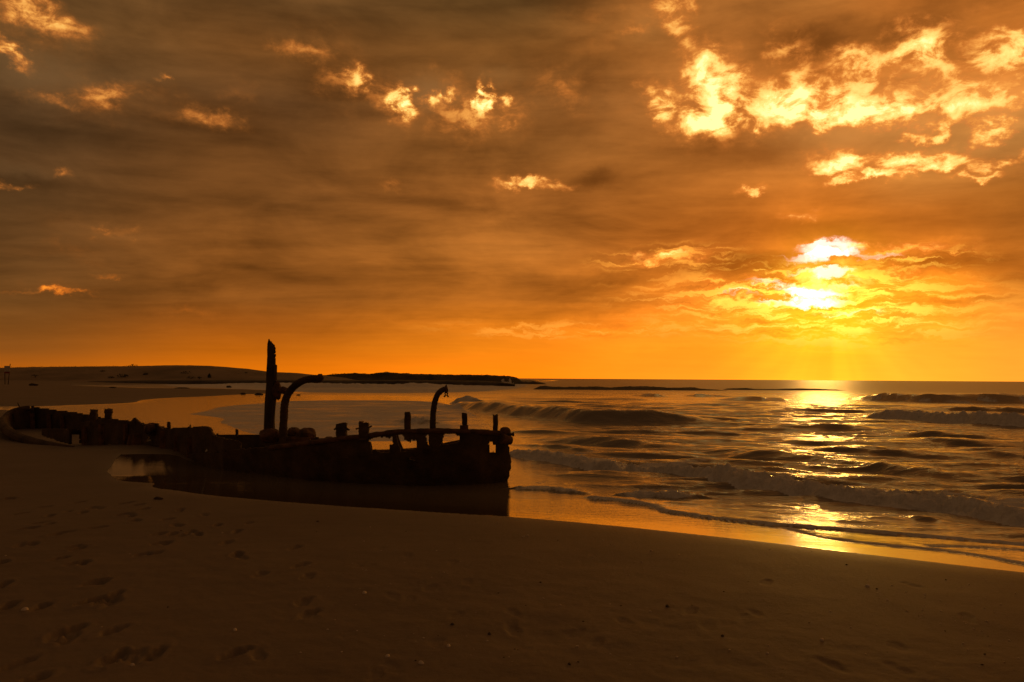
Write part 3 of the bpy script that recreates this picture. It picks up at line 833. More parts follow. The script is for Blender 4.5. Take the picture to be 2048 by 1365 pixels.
    for si, (line, A, wb) in enumerate(SWASH):
        cf = crest_field(X, Y, line, .04, wb, .05, 400 + si, wb * 3 + .5)
        idx, x, y, s, t, L = cf
        endf = sstep(0, .05, t) * sstep(0, .05, 1 - t)
        rag = vnoise(x * 7, y * 7, 410 + si, 3)
        up = sstep(0, .05, s)
        prof = np.where(s < .05, up, 0.25 + 0.75 * np.exp(-(s - .05) / (wb * .35))) * np.exp(-np.maximum(s, 0) / (wb * 1.6))
        z[idx] += np.where(s < 0, 0, A * endf * prof * (0.75 + 0.6 * rag))
        f = np.where(s < 0, 0, np.exp(-np.maximum(s - .07, 0) / .10)) * endf * (0.55 + 0.7 * rag) * (1.0 if si == 0 else .8)
        foam[idx] = np.maximum(foam[idx], f)
        film[idx] = np.where(s > 0, film[idx] * 0.6, film[idx])
    # milky sheet of spent foam in the shallows behind the wreck
    mk = smooth_line([ground(*p) for p in [(370, 829), (405, 823), (440, 813), (520, 807), (600, 801), (800, 801), (900, 805), (1000, 848), (1010, 886), (900, 884), (640, 884), (520, 876), (462, 859), (445, 850), (428, 846), (442, 838), (410, 833)]], 1)
    md, mi = dist_poly(X, Y, mk)
    edge = np.where(mi, sstep(0, 0.25, md), 0) * np.clip(1 - 0.75 * sstep(-3.5, 1.5, X), 0, 1)
    milk = edge * (0.40 + 0.50 * vnoise(X * .7, Y * .9, 55, 5, .6))
    foam = np.maximum(foam, np.where(mi, milk, 0))
    # white water over the shallows under the headland
    md2, mi2 = dist_poly(X, Y, smooth_line([ground(*p) for p in [(280, 769), (640, 769), (1050, 766.5), (1090, 771), (1060, 783), (900, 789), (640, 787), (520, 785), (420, 778), (300, 774.5)]], 1))
    sf = np.where(mi2, sstep(0, 6, md2), 0) * (0.35 + 0.75 * vnoise(X * .10, Y * .16, 58, 4, .6))
    foam = np.maximum(foam, sf)
    rip = np.clip(0.07 + 0.93 * chop + 0.12 * sstep(.3, 1.2, sd) * calm, 0, 1)
    rip = np.where(mi, np.maximum(rip, .25), rip)
    # still film in the lee of the hull
    o = mesh_np('sea', np.stack([X, Y, z], 1), F, M_SEA, attrs={'foam': np.clip(foam, 0, 1.2), 'ripple': rip, 'film': film, 'sea_state': sstep(18, 170, r) * chop})
    tag(o, 'orange evening sea with low breakers and foam rolling in to the beach', 'sea', kind='structure')
build_sea()

# ------------------------------------------------------------------ low coast on the left
def ridge(name, mat, prof, base, Y0, depth, label, cat, seed, rough, kind='structure', xs=260, front=0.22):
    """a ridge whose skyline passes through the given picture points, on ground that starts at distance Y0"""
    px = np.array([p[0] for p in prof], float); py = np.array([p[1] for p in prof], float)
    q = np.linspace(px[0], px[-1], xs)
    top = np.interp(q, px, py)
    ny = 22
    V = []
    for j in range(ny):
        t = j / (ny - 1)
        if t < front: h = sstep(0, 1, t / front) * 0.86
        else: h = 0.86 + 0.14 * math.sin(min(1, (t - front) / 0.3) * math.pi / 2)
        if t > 0.6: h *= 1 - sstep(0.6, 1.0, t) * 1.05
        for a, b in zip(q, top):
            yc = Y0 + depth * front * 1.6
            z = at(a, b, yc)[2]
            X = at(a, b, yc)[0] / yc
            yy = Y0 + depth * t
            V.append((X * yy, yy, z * h))
    V = np.array(V)
    amp = rough * np.clip(V[:, 2] / 2.0, 0, 1)
    V[:, 2] += amp * (vnoise(V[:, 0] / 3.0, V[:, 1] / 3.0, seed, 4, .6) - 0.5)
    V[:, 1] += rough * 6 * (vnoise(V[:, 0] / 9.0, V[:, 2] * 2, seed + 1, 3) - 0.5)
    V[:, 2] -= 0.02
    i = np.arange(ny - 1)[:, None] * xs + np.arange(xs - 1)[None, :]
    F = np.stack([i, i + 1, i + xs + 1, i + xs], -1).reshape(-1, 4)
    o = mesh_np(name, V, F, mat)
    return tag(o, label, cat, kind=kind)
ridge('dune', M_DUNE, [(-900, 745), (-400, 741), (-100, 738), (0, 735.5), (60, 734), (180, 732.5), (260, 732), (300, 731), (330, 730), (380, 730.2), (420, 731.2), (460, 734), (500, 738), (540, 743.5), (600, 746.5), (640, 751), (690, 756), (730, 764)],
      768, 172, 120, 'low brown sand dune with a smooth crest along the far shore', 'dune', 3, 0.25, front=.30)
ridge('headland', M_SCRUB, [(560, 766), (600, 757), (630, 752.5), (660, 750), (690, 747.5), (715, 746.5), (735, 748.5), (750, 746.5), (775, 744.8), (810, 747), (830, 749), (860, 748.5), (880, 750), (930, 750.5), (975, 750.5), (1000, 752), (1020, 753), (1034, 756), (1042, 762), (1046, 765)],
      767, 236, 70, 'dark scrub covered headland ending in a low rocky tip', 'headland', 8, 0.9, xs=420, front=.10)
ridge('rock_ledge', M_ROCK, [(120, 768), (180, 763.5), (260, 761.5), (420, 760.8), (560, 760.5), (680, 761), (800, 760.5), (900, 761.5), (960, 762), (995, 764), (1015, 766.5), (1030, 768.6)],
      768.5, 166, 16, 'dark wet rock ledge along the foot of the dune', 'rock ledge', 14, 0.5, xs=320, front=.12)

def reef_strip(px0, px1, Y0, depth, hgt, seed, nx=240, ny=10):
    V = []
    for j in range(ny):
        t = j / (ny - 1)
        for i in range(nx):
            a = px0 + (px1 - px0) * i / (nx - 1)
            yy = Y0 + depth * t
            V.append((at(a, 770, yy)[0], yy, math.sin(math.pi * t) * sstep(0, .06, i / nx) * sstep(0, .3, 1 - i / nx)))
    V = np.array(V)
    V[:, 2] = V[:, 2] * hgt * (0.35 + 1.3 * vnoise(V[:, 0] / 2.2, V[:, 1] / 2.5, seed, 4, .6)) - 0.06
    i = np.arange(ny - 1)[:, None] * nx + np.arange(nx - 1)[None, :]
    F = np.stack([i, i + 1, i + nx + 1, i + nx], -1).reshape(-1, 4)
    return V, F
V, F = reef_strip(1060, 1480, 122, 9, 0.50, 5)
tag(mesh_np('reef', V, F, M_ROCK), 'long flat dark reef breaking the surface near the horizon', 'reef', kind='structure')
V, F = reef_strip(1440, 1720, 132, 6, 0.26, 6, 160)
tag(mesh_np('reef', V, F, M_ROCK), 'thin low end of the reef under the bright sun path', 'reef', kind='structure')
V, F = reef_strip(1036, 1096, 235, 6, 0.7, 7, 60)
tag(mesh_np('reef', V, F, M_ROCK), 'small dark reef at the tip of the headland', 'reef', kind='structure')

# ------------------------------------------------------------------ shrubs
def shrub(px, py, Y, wpx, hpx, label, seed, group='shrubs on the dune', n=90):
    rr = random.Random(seed)
    b = at(px, py, Y)
    w = wpx * Y / F_PX / 2; h = hpx * Y / F_PX
    root = empty('shrub', (b[0], b[1], b[2]))
    tag(root, label, 'shrub', group)
    st = MB()
    for k in range(4):
        a = rr.uniform(0, 6.28)
        tip = (b[0] + math.cos(a) * w * .6, b[1] + math.sin(a) * w * .4, b[2] + h * rr.uniform(.4, .8))
        st.tube([(b[0], b[1], b[2] - .3), tip], [0.05, 0.02], 5)
    st.build('stem', M_WOOD, root)
    lf = MB()
    for k in range(n):
        a = rr.uniform(0, 6.28); q = math.sqrt(rr.random())
        c = Vector((b[0] + math.cos(a) * w * q, b[1] + math.sin(a) * w * q * .7, b[2] + h * (0.08 + 0.92 * rr.random() * (1 - 0.55 * q * q))))
        sz = rr.uniform(.10, .22) * max(.5, h)
        d1 = Vector((rr.gauss(0, 1), rr.gauss(0, 1), rr.gauss(0, 1))).normalized()
        d2 = d1.cross(Vector((rr.gauss(0, 1), rr.gauss(0, 1), rr.gauss(0, 1)))).normalized()
        lf.add([c - d1 * sz, c - d2 * sz * .6, c + d1 * sz, c + d2 * sz * .6], [(0, 1, 2, 3)])
    lf.build('foliage', M_LEAF, root)
    return root
for k, (px, py, Y, w, h, lab) in enumerate([
        (267, 735, 222, 22, 6.5, 'broad dark shrub standing out on the dune crest'),
        (205, 745, 196, 10, 5, 'small shrub high on the dune face below the crest shrub'),
        (246, 755, 186, 22, 8, 'wide dark shrub low on the dune face'),
        (222, 757, 185, 12, 5, 'small shrub just left of the wide low shrub'),
        (291, 751, 190, 11, 6, 'round shrub right of the wide low shrub'),
        (297, 741, 204, 10, 4, 'faint small shrub under the dune crest'),
        (372, 751, 192, 26, 9, 'largest dark shrub patch on the middle of the dune face'),
        (382, 757, 184, 18, 5, 'low shrub at the foot of the largest dune shrub patch'),
        (419, 756, 186, 6, 9, 'narrow upright shrub on the dune face'),
        (399, 757, 184, 8, 4, 'tiny shrub left of the narrow upright shrub'),
        (492, 749, 196, 9, 5, 'shrub on the right shoulder of the dune'),
        (477, 750, 194, 7, 3, 'tiny shrub on the right shoulder of the dune'),
        (70, 753, 186, 14, 4, 'pale low shrub at the left end of the dune'),
        (58, 744, 200, 11, 5, 'shrub left of centre high on the left end of the dune')]):
    shrub(px, py, Y, w, h, lab, 500 + k)
def scrub(name, pts, label, seed, size, n):
    rr = random.Random(seed); lf = MB()
    for k in range(n):
        i = rr.random() * (len(pts) - 1); a = pts[int(i)]; b = pts[int(i) + 1]; f = i - int(i)
        px = a[0] + (b[0] - a[0]) * f; py = a[1] + (b[1] - a[1]) * f; Y = a[2]
        cl = 0.5 + 0.5 * math.sin(px * .21 + seed) * math.sin(px * .083)
        c = at(px, py + 1.5, Y + rr.uniform(-6, 6)); c[2] += rr.random() ** 2 * size * (0.4 + 1.2 * cl)
        sz = rr.uniform(.12, .32) * size
        d1 = Vector((rr.gauss(0, 1), rr.gauss(0, 1), rr.gauss(0, 1))).normalized()
        d2 = d1.cross(Vector((rr.gauss(0, 1), rr.gauss(0, 1), rr.gauss(0, 1)))).normalized()
        c = Vector(c)
        lf.add([c - d1 * sz, c - d2 * sz * .7, c + d1 * sz, c + d2 * sz * .7], [(0, 1, 2, 3)])
    tag(lf.build(name, M_LEAF), label, 'scrub', kind='stuff')
scrub('scrub', [(-60, 738, 230), (10, 735, 228), (60, 734, 228), (120, 733, 228), (190, 732.5, 228), (262, 732, 228)], 'thin line of scrub along the left dune crest', 4, .30, 1100)
scrub('scrub', [(640, 752, 248), (690, 748, 248), (735, 749, 248), (775, 746, 248), (830, 750, 248), (930, 751, 248), (1010, 753, 248)], 'dense low scrub covering the top of the headland', 9, .42, 4200)

# ------------------------------------------------------------------ spray at the headland tip
def spray():
    rr = random.Random(5); m = MB()
    for (cx, top, w, n) in [(1006, 757.5, 4, 260), (1020, 757, 3, 300), (1012, 764, 13, 300)]:
        for k in range(n):
            t = rr.random()
            py = 768 - (768 - top) * t * rr.uniform(.6, 1)
            px = cx + rr.gauss(0, 1) * w * (.25 + .35 * (1 - t))
            c = at(px, py, 225 + rr.uniform(-3, 3))
            s = rr.uniform(.03, .10)
            m.lump(c, (s, s, s * 1.3), .2, 5, 3, k)
    tag(m.build('sea_spray', M_SPRAY, smooth=True), 'two white plumes of spray bursting at the headland tip', 'spray', kind='stuff')
spray()

# ------------------------------------------------------------------ the wreck
def inside(poly, x, y):
    c = np.zeros(x.shape, bool)
    n = len(poly)
    for i in range(n):
        x1, y1 = poly[i]; x2, y2 = poly[(i + 1) % n]
        k = (y1 > y) != (y2 > y)
        c ^= k & (x < (x2 - x1) * (y - y1) / (y2 - y1 + 1e-9) + x1)
    return c

def plate(name, parent, mat, xr, yr, Yf, keep, thick=0.05, step=2.2, tuck=None, seed=0, dent=0.05, sub=None, jag=2.2):
    """a torn sheet of hull plating: a grid on a standing curved surface, kept where keep(px,py), given a thickness"""
    xs = np.arange(xr[0], xr[1] + step, step); ys = np.arange(yr[0], yr[1] + step, step)
    nx, ny = len(xs), len(ys)
    PX, PY = np.meshgrid(xs, ys)
    cx = (PX[:-1, :-1] + PX[1:, 1:]) / 2; cy = (PY[:-1, :-1] + PY[1:, 1:]) / 2
    jx = jag * 2 * (vnoise(cx / 7, cy / 7, seed + 1, 3) - 0.5); jy = jag * 2 * (vnoise(cx / 7, cy / 7, seed + 2, 3) - 0.5)
    K = keep(cx + jx, cy + jy)
    Yv = Yf(PX, PY)
    P = np.zeros((ny, nx, 3))
    d = np.stack([(PX - 1024.0) / F_PX, -(PY - 682.5) / F_PX, -np.ones_like(PX)], -1) @ CAM_R.T
    t = Yv / d[..., 1]
    P = d * t[..., None]; P[..., 2] += H_EYE
    bulge = dent * (vnoise(P[..., 0] * 1.6, P[..., 2] * 2.4, seed + 3, 4) - 0.5) * 2
    ribs = 0.35 * dent * np.sin(P[..., 0] * 2 * math.pi / 0.55)
    front = P.copy(); front[..., 1] += bulge + ribs
    back = P.copy(); back[..., 1] += bulge + ribs + thick * (0.8 + 0.4 * vnoise(PX / 5, PY / 5, seed + 4, 2))
    V = np.concatenate([front.reshape(-1, 3), back.reshape(-1, 3)]); N = nx * ny
    ii, jj = np.nonzero(K)
    a = ii * nx + jj; b = a + 1; c = a + nx + 1; e = a + nx
    F = [np.stack([a, e, c, b], 1), np.stack([a + N, b + N, c + N, e + N], 1)]
    Kp = np.pad(K, 1)
    for di, dj, u, v in [(-1, 0, a, b), (1, 0, c, e), (0, -1, e, a), (0, 1, b, c)]:
        edge = ~Kp[ii + 1 + di, jj + 1 + dj]
        F.append(np.stack([u[edge], v[edge], v[edge] + N, u[edge] + N], 1))
    F = np.concatenate(F)
    used = np.unique(F); remap = np.full(len(V), -1); remap[used] = np.arange(len(used))
    return mesh_np(name, V[used], remap[F], mat, parent=parent, smooth=False)

def piece(a):
    x = np.array([p[0] for p in a], float); y = np.array([p[1] for p in a], float)
    return lambda q: np.interp(q, x, y)

WR = empty('shipwreck', tuple(ground(700, 960)))
tag(WR, 'rusted shipwreck with mast stump and two davits, half sunk in wet sand', 'shipwreck')

# distance of the near side, and of the far side, along the picture
NEARY = piece([(0, 21.8), (140, 19.0), (160, 19.4), (205, 18.6), (286, 17.6), (327, 17.0), (446, 14.3), (569, 13.35), (700, 12.75), (850, 12.45), (960, 12.7), (1030, 13.2)])
FARY = piece([(20, 24.5), (70, 25.2), (190, 23.6), (330, 20.6), (430, 18.6), (560, 16.8), (760, 15.6), (1000, 13.6)])

# near side of the fore part, from the buried end to the stem
top_n = piece([(327, 906), (345, 909), (400, 908), (440, 905), (470, 900), (520, 896), (560, 891), (600, 886), (640, 881), (676, 877), (735, 871), (790, 864), (860, 863), (920, 863), (985, 866), (1000, 866), (1018, 868)])
end_n = piece([(860, 1020), (868, 1021), (880, 1016), (889, 1016.5), (905, 1019), (929, 1022.5), (940, 1020), (964, 1013.5), (990, 1010)])
u = lambda pts: [(640 + x * .2198, 740 + y * .2198) for x, y in pts]
HOLES = [u([(442, 640), (480, 622), (530, 612), (590, 612), (628, 628), (640, 618), (658, 600), (664, 640), (664, 682), (634, 680), (634, 752), (600, 752), (545, 756), (520, 748), (514, 728), (486, 726), (478, 748), (490, 762), (468, 764), (458, 700), (458, 662), (440, 656)]),
         u([(692, 588), (738, 586), (760, 612), (776, 634), (792, 652), (822, 664), (826, 630), (842, 640), (856, 648), (868, 640), (876, 652), (876, 728), (840, 726), (800, 734), (735, 746), (722, 700), (704, 640)]),
         u([(820, 796), (836, 782), (846, 796), (868, 778), (872, 800), (860, 830), (838, 818), (822, 824)]),
         u([(962, 604), (972, 588), (990, 586), (997, 612), (997, 690), (984, 690), (970, 650)]),
         u([(1124, 600), (1140, 588), (1180, 580), (1216, 576), (1250, 602), (1274, 598), (1274, 656), (1230, 666), (1170, 684), (1100, 692), (1112, 650)]),
         u([(1540, 656), (1568, 660), (1592, 684), (1600, 720), (1600, 758), (1570, 752), (1543, 758)])]
def keep_near(x, y):
    k = (y > top_n(x)) & (x < end_n(y)) & (x > 327)
    for h in HOLES: k &= ~inside(h, x, y)
    return k
def y_near(px, py):
    base = NEARY(px)
    hgt = np.clip((985 - py) / 110.0, 0, 1)
    return base + 0.22 * (1 - hgt) ** 2 - 0.06 * hgt       # flares out towards the rail
hull = plate('hull_side', WR, M_RUST, (325, 1030), (858, 1004), y_near, keep_near, .06, 2.0, seed=11, dent=.035, jag=1.6)
# stem plate closing the fore end back to the far side
def stem():
    m = MB()
    rows = []
    for py in np.linspace(868, 1000, 18):
        x = float(end_n(np.array(py)))
        a = at(x - 2, py, float(y_near(np.array(x), np.array(py))))
        q = .25 + .75 * float(sstep(906, 926, py)); rows.append([a, a + np.array([.03 * q, .10, 0]), a + np.array([-.10 * q, .10 + .45 * q, 0]), a + np.array([-.55 * q * q, .10 + 1.05 * q, -.02])])
    vs = [tuple(p + RNG.normal(0, .008, 3)) for r_ in rows for p in r_]
    n = 4; fs = []
    for i in range(len(rows) - 1):
        for k in range(n - 1): fs.append((i * n + k, i * n + k + 1, (i + 1) * n + k + 1, (i + 1) * n + k))
    m.add(vs, fs)
    return m.build('stem_plate', M_RUST, WR)
stem()

# far side: its inner face shows above the near side
top_f = piece([(18, 834), (26, 822), (40, 818.5), (70, 815.5), (100, 819), (150, 825.5), (185, 832), (215, 838), (245, 843), (262, 844), (270, 837), (275, 843), (295, 850), (315, 852), (342, 857), (358, 857), (384, 856), (420, 856.5), (426, 869), (470, 869.5), (524, 869.5), (560, 871), (640, 876), (660, 884), (720, 905), (900, 915), (1000, 912)])
def keep_far(x, y):
    k = (y > top_f(x)) & (x < 1000)
    k &= ~inside([(17, 830), (22, 825), (27, 826), (28, 832), (26, 841), (20, 838)], x, y)
    return k
plate('hull_side', WR, M_RUST, (20, 1002), (810, 935), lambda px, py: FARY(px) + 0.0 * py, keep_far, .06, 2.4, seed=23, dent=.018, jag=.8)

# after part: what is left of the near side, standing in the sand with square gaps below
top_a = piece([(150, 850), (165, 845), (178, 842), (200, 838), (226, 839), (245, 842), (262, 843), (269, 836.5), (275, 843), (283, 848), (294, 851), (298, 848), (305, 846), (313, 847.5), (320, 855), (326, 858.5), (338, 857.5), (360, 856.5), (384, 855), (392, 853), (418, 854.5), (426, 868), (434, 874), (470, 882), (500, 890)])
GAPS = [[(141, 869), (160, 869), (160, 900), (141, 900)], [(214, 890), (256, 892), (256, 940), (207, 940)], [(286, 893), (322, 894), (322, 915), (286, 915)],
        [(297, 874), (301, 876), (302, 881), (294, 884), (290, 883)], [(80, 870), (140, 890), (140, 920), (80, 920)], [(160, 886), (172, 891), (172, 930), (160, 930)]]
def keep_aft(x, y):
    k = (y > top_a(x)) & (x > 82 + (900 - y) * .0) & (x < 480)
    k &= ~((x < 162) & (y < 858 + (x - 82) * .02))
    for h in GAPS: k &= ~inside(h, x, y)
    return k
plate('hull_side', WR, M_RUST, (80, 482), (832, 935), lambda px, py: NEARY(px) + 0.12 + 0.0 * py, keep_aft, .07, 2.2, seed=37, dent=.028, jag=1.4)
# low curved rail of the stern sweeping round in the sand
def stern():
    pts = [(9.5, 838, 24.0), (6, 841, 23.3), (5, 846, 22.6), (7, 853, 21.8), (13, 861, 21.2), (26, 870, 20.6), (44, 878, 20.1), (66, 885, 19.6), (92, 890.5, 19.2), (118, 895, 18.9), (146, 899, 18.7)]
    top = [at(px, py, Y) for px, py, Y in smooth_line([np.array(p, float) for p in pts], 2)]
    pre = [at(px, py, Y) for px, py, Y in smooth_line([np.array(p, float) for p in [(60, 816.2, 25.0), (40, 819, 24.9), (24, 824, 24.7), (14, 831, 24.4), (9.5, 838, 24.0)]], 1)][:-1]
    line = pre + top
    n = len(line)
    rad = [0.075 + 0.05 * math.sin(math.pi * min(1, i / n)) for i in range(n)]
    m = MB().tube(line, rad, 10, .06)
    m.build('stern_rail', M_RUST, WR)
    m = MB(); vs = []; fs = []
    for i, p in enumerate(line):
        p = np.array(p)
        ins = np.array([.18, .10, 0]) * (1 if i > len(pre) else .3)
        vs += [p, p + ins * .6 + np.array([0, 0, -.22]), (p[0] + ins[0] * 1.4, p[1] + ins[1] * 1.4, -.15), (p[0] + ins[0] * 1.4 + .05, p[1] + .12, -.15), p + np.array([.05, .12, 0])]
    for i in range(n - 1):
        for k in range(4): fs.append((i * 5 + k, i * 5 + k + 1, (i + 1) * 5 + k + 1, (i + 1) * 5 + k))
    m.add(vs, fs)
    m.build('stern_plate', M_RUST, WR)
stern()

# bulwark rail along the fore part
rl = [(540, 894.5), (600, 887), (640, 882), (676, 877), (700, 873.5), (735, 870), (765, 866), (795, 861.8), (830, 861), (860, 860.5), (892, 860.3), (925, 861), (960, 862), (985, 864), (1004, 866), (1020, 868)]
line = [at(px, py + 2, float(y_near(np.array(px), np.array(py))) + .01) for px, py in smooth_line([np.array(p, float) for p in rl], 2)]
MB().tube(line, [.036 + .012 * random.random() for _ in line], 9, .10, flat=1.0).build('bulwark_rail', M_RUST2, WR)

def wr(name, mat, build, parent=None, smooth=False):
    m = MB(); build(m); return m.build(name, mat, parent or WR, smooth)
def nearp(px, py, back=0.0):
    return at(px, py, float(y_near(np.array(px), np.array(py))) + back)
def post(pxa, pxb, ytop, ybot, Y, name='stanchion', mat=M_RUST, jit=.006, lean=0.0, depth=None):
    a = at((pxa + pxb) / 2 + lean, ytop, Y); b = at((pxa + pxb) / 2, ybot, Y)
    w = (pxb - pxa) / F_PX * Y
    def f(m):
        n = 8; path = [b + (a - b) * i / n for i in range(n + 1)]
        vs = []; fs = []; dp = depth or w
        for i, p in enumerate(path):
            k = w / 2 * 1.08 * (1 + random.uniform(-.05, .05)); kk = dp / 2
            for sx, sy in ((-1, -.6), (-.6, -1), (.6, -1), (1, -.6), (1, .6), (.6, 1), (-.6, 1), (-1, .6)):
                vs.append((p[0] + sx * k + random.uniform(-jit, jit), p[1] + sy * kk + random.uniform(-jit, jit), p[2] + (random.uniform(-.02, .02) if i == n else 0)))
        for i in range(n):
            for q in range(8):
                fs.append((i * 8 + q, i * 8 + (q + 1) % 8, (i + 1) * 8 + (q + 1) % 8, (i + 1) * 8 + q))
        fs.append(tuple(n * 8 + q for q in range(8))); fs.append(tuple(range(8))[::-1])
        m.add(vs, fs)
    return wr(name, mat, f)
# stanchions standing above the bow rail
post(809.5, 820.5, 825.5, 880, 12.5)
s2 = post(924.5, 934, 827.5, 878, 12.62)
wr('stanchion_collar', M_RUST2, lambda m: m.box(at(928, 857, 12.62), (.135, .13, .085), jit=.008), s2)
post(986.5, 995.5, 830, 890, 12.9)
# squat mooring bitts with iron cross pins
for (a, b, yt, yb, Y, pin) in [(674, 692.5, 846.5, 885, 12.85, [(668, 859.5), (675, 856.5), (684, 857), (692, 856.5), (699, 861)]), (719, 736.8, 846, 880, 12.65, [(711.5, 858.5), (720, 856.5), (728, 856), (737, 856), (743.5, 852.5)])]:
    bt = post(a, b, yt, yb, Y, 'mooring_bitt', M_RUST, .01)
    wr('cross_pin', M_RUST, lambda m: m.tube([at(x, y, Y - .01) for x, y in pin], .014, 7, .1), bt)
wr('broken_lug', M_RUST2, lambda m: m.box(at(722, 848, 12.65), (.055, .10, .07), jit=.012))
post(181.5, 193.5, 820, 850, 19.2, 'mooring_bitt', M_RUST, .012)
b4 = post(211.5, 223, 818, 850, 18.7, 'mooring_bitt', M_RUST, .012)
wr('cross_pin', M_RUST, lambda m: m.tube([at(208, 824.5, 18.65), (at(226, 824.5, 18.65))], .014, 6, .1), b4)
# bow bollard with its side bar
def bollard(m):
    c0 = at(1010, 882, 13.0); c1 = at(1010, 860, 13.0)
    m.tube([c0, c0 + (c1 - c0) * .30, c0 + (c1 - c0) * .42, c0 + (c1 - c0) * .9, c1, c1 + np.array([0, 0, .030]), c1 + np.array([0, 0, .045])], [.125, .125, .10, .092, .088, .066, .03], 14, .05)
bl = wr('bow_bollard', M_RUST2, bollard)
wr('side_bar', M_RUST, lambda m: m.tube([at(1008, 868.5, 12.95), at(1020, 869, 12.92), at(1024.5, 869.2, 12.9), at(1025, 869.2, 12.9), at(1028.5, 869, 12.9)], [.022, .022, .022, .034, .030], 9, .08), bl)
wr('hawse_pipe', M_RUST2, lambda m: m.tube([at(1004, 878, 12.75), at(1021, 882, 12.85)], [.085, .07], 12, .06), bl)

# mast stump, rotten at the top
def mast():
    lx = [(870, 527.5, 549.5), (840, 528.5, 549.5), (800, 530.5, 552), (775, 532, 553), (760, 532.5, 553.5), (735, 533.5, 554), (731, 533.8, 553.8), (729, 534, 551), (718, 534.3, 551), (710, 534.6, 549.5), (700, 534.8, 549.8), (693, 535, 549.8), (690, 535.2, 546), (686, 535.6, 542.5), (681, 536.6, 540)]
    m = MB(); vs = []; fs = []; seg = 14; Y = 15.0
    for i, (py, a, b) in enumerate(lx):
        c = at((a + b) / 2, py, Y); r = (b - a) / 2 / F_PX * Y
        for k in range(seg):
            th = 2 * math.pi * k / seg
            j = 1 + random.uniform(-.07, .07)
            vs.append((c[0] + math.cos(th) * r * j, c[1] + math.sin(th) * r * j, c[2] + (random.uniform(-.03, .03) if i > 10 else 0)))
    for i in range(len(lx) - 1):
        for k in range(seg): fs.append((i * seg + k, i * seg + (k + 1) % seg, (i + 1) * seg + (k + 1) % seg, (i + 1) * seg + k))
    fs.append(tuple((len(lx) - 1) * seg + k for k in range(seg)))
    m.add(vs, fs)
    o = m.build('mast_stump', M_WOOD, WR)
    sp = MB()
    for (x0, y0, x1, y1, r) in [(537, 690, 538, 678.5, .030), (541, 692, 543.5, 683, .016), (545, 694, 546, 689.5, .022), (535.5, 700, 534.6, 692, .012), (549, 700, 550, 694, .018), (550, 706, 550.6, 701, .016), (550, 713, 551, 708, .018), (539, 688, 540.5, 683, .018)]:
        sp.tube([at(x0, y0, Y - .02), at((x0 + x1) / 2 + .4, (y0 + y1) / 2, Y), at(x1, y1, Y)], [r, r * .8, r * .25], 6, .2)
    sp.build('splinter', M_WOOD, o)
    k = MB()
    k.lump(at(553, 781, Y - .02), (.09, .10, .17), .12, 10, 8, 3)
    k.tube([at(546, 781, Y), at(560, 781, Y - .05), at(567, 780, Y - .08), at(574, 781.5, Y - .1)], [.06, .055, .065, .055], 9, .12)
    k.tube([at(545, 800, Y), at(553, 790, Y - .03)], [.05, .06], 8, .1)
    k.build('cleat', M_RUST2, o)
    return o
mast()
# davits: bent iron tubes
def davit(pts, Y0, Y1, rpx, extra):
    P = smooth_line([np.array(p, float) for p in pts], 3)
    n = len(P)
    line = [at(p[0], p[1], Y0 + (Y1 - Y0) * i / (n - 1)) for i, p in enumerate(P)]
    m = MB().tube(line, [rpx / F_PX * Y0 * (1.06 - .22 * i / n) for i in range(n)], 12, .075)
    o = m.build('davit', M_RUST, WR, smooth=False)
    extra(o)
    return o
def ex1(o):
    k = MB(); k.lump(at(640, 756.5, 14.35), (.070, .07, .075), .08, 10, 8, 4)
    k.tube([at(639, 755, 14.35), at(638.6, 748.2, 14.35)], [.024, .02], 7, .1)
    k.tube([at(628, 764.5, 14.36), at(641, 764, 14.35)], [.02, .02], 6, .1)
    k.build('head_fitting', M_RUST2, o)
davit([(566, 895), (566, 870), (567.5, 840), (568.5, 815), (571, 800), (576, 788), (584, 777), (594, 768.5), (606, 761.5), (620, 758.3), (634, 757), (642, 756.5)], 14.5, 14.35, 7.8, ex1)
def ex2(o):
    k = MB(); k.lump(at(892.3, 780, 12.6), (.034, .034, .055), .08, 9, 8, 6)
    k.tube([at(892, 776, 12.6), at(892.2, 772.5, 12.6), at(892.4, 770, 12.6)], [.026, .018, .007], 8, .05)
    k.build('head_fitting', M_RUST2, o)
    h = MB()
    for s in (-1, 1):
        h.tube([at(892.5 + s * .6, 785, 12.6), at(892.5 + s * 2.8, 788, 12.6), at(892.5 + s * 1.2, 791, 12.6), at(892.5 + s * 4.0, 793, 12.6)], .011, 6, .05)
        h.lump(at(892.5 + s * 3.6, 793.2, 12.6), (.017, .017, .014), .05, 7, 5, 2)
    h.build('shackle', M_RUST, o)
davit([(866.5, 905), (866, 885), (865.5, 860), (866, 830), (868, 812), (871, 799), (876, 788), (882, 782), (888, 779), (893, 779)], 12.62, 12.6, 6.1, ex2)

# frames and torn plating between rail and hull
wr('deck_bracket', M_RUST2, lambda m: m.add([at(*q, 12.7) for q in [(858, 868), (885, 868), (883, 880), (880, 900), (860, 902), (857, 885)]] + [at(*q, 12.76) for q in [(858, 868), (885, 868), (883, 880), (880, 900), (860, 902), (857, 885)]],
   [(0, 1, 2, 3, 4, 5), (11, 10, 9, 8, 7, 6)] + [(i, (i + 1) % 6, 6 + (i + 1) % 6, 6 + i) for i in range(6)]))
def strut(pts, r, Y, name='hull_frame'):
    wr(name, M_RUST2, lambda m: m.tube([at(x, y, Y) for x, y in pts], r, 7, .18))
strut([(790, 868), (793, 880), (797, 892), (801, 906)], [.05, .045, .055, .06], 12.72)
strut([(836, 870), (842, 882), (848, 894), (855, 905)], [.06, .05, .05, .05], 12.7)
strut([(884, 884), (878, 896), (872, 905)], [.02, .018, .02], 12.6)
strut([(737, 885), (739, 897), (740, 908)], [.045, .05, .05], 12.75)
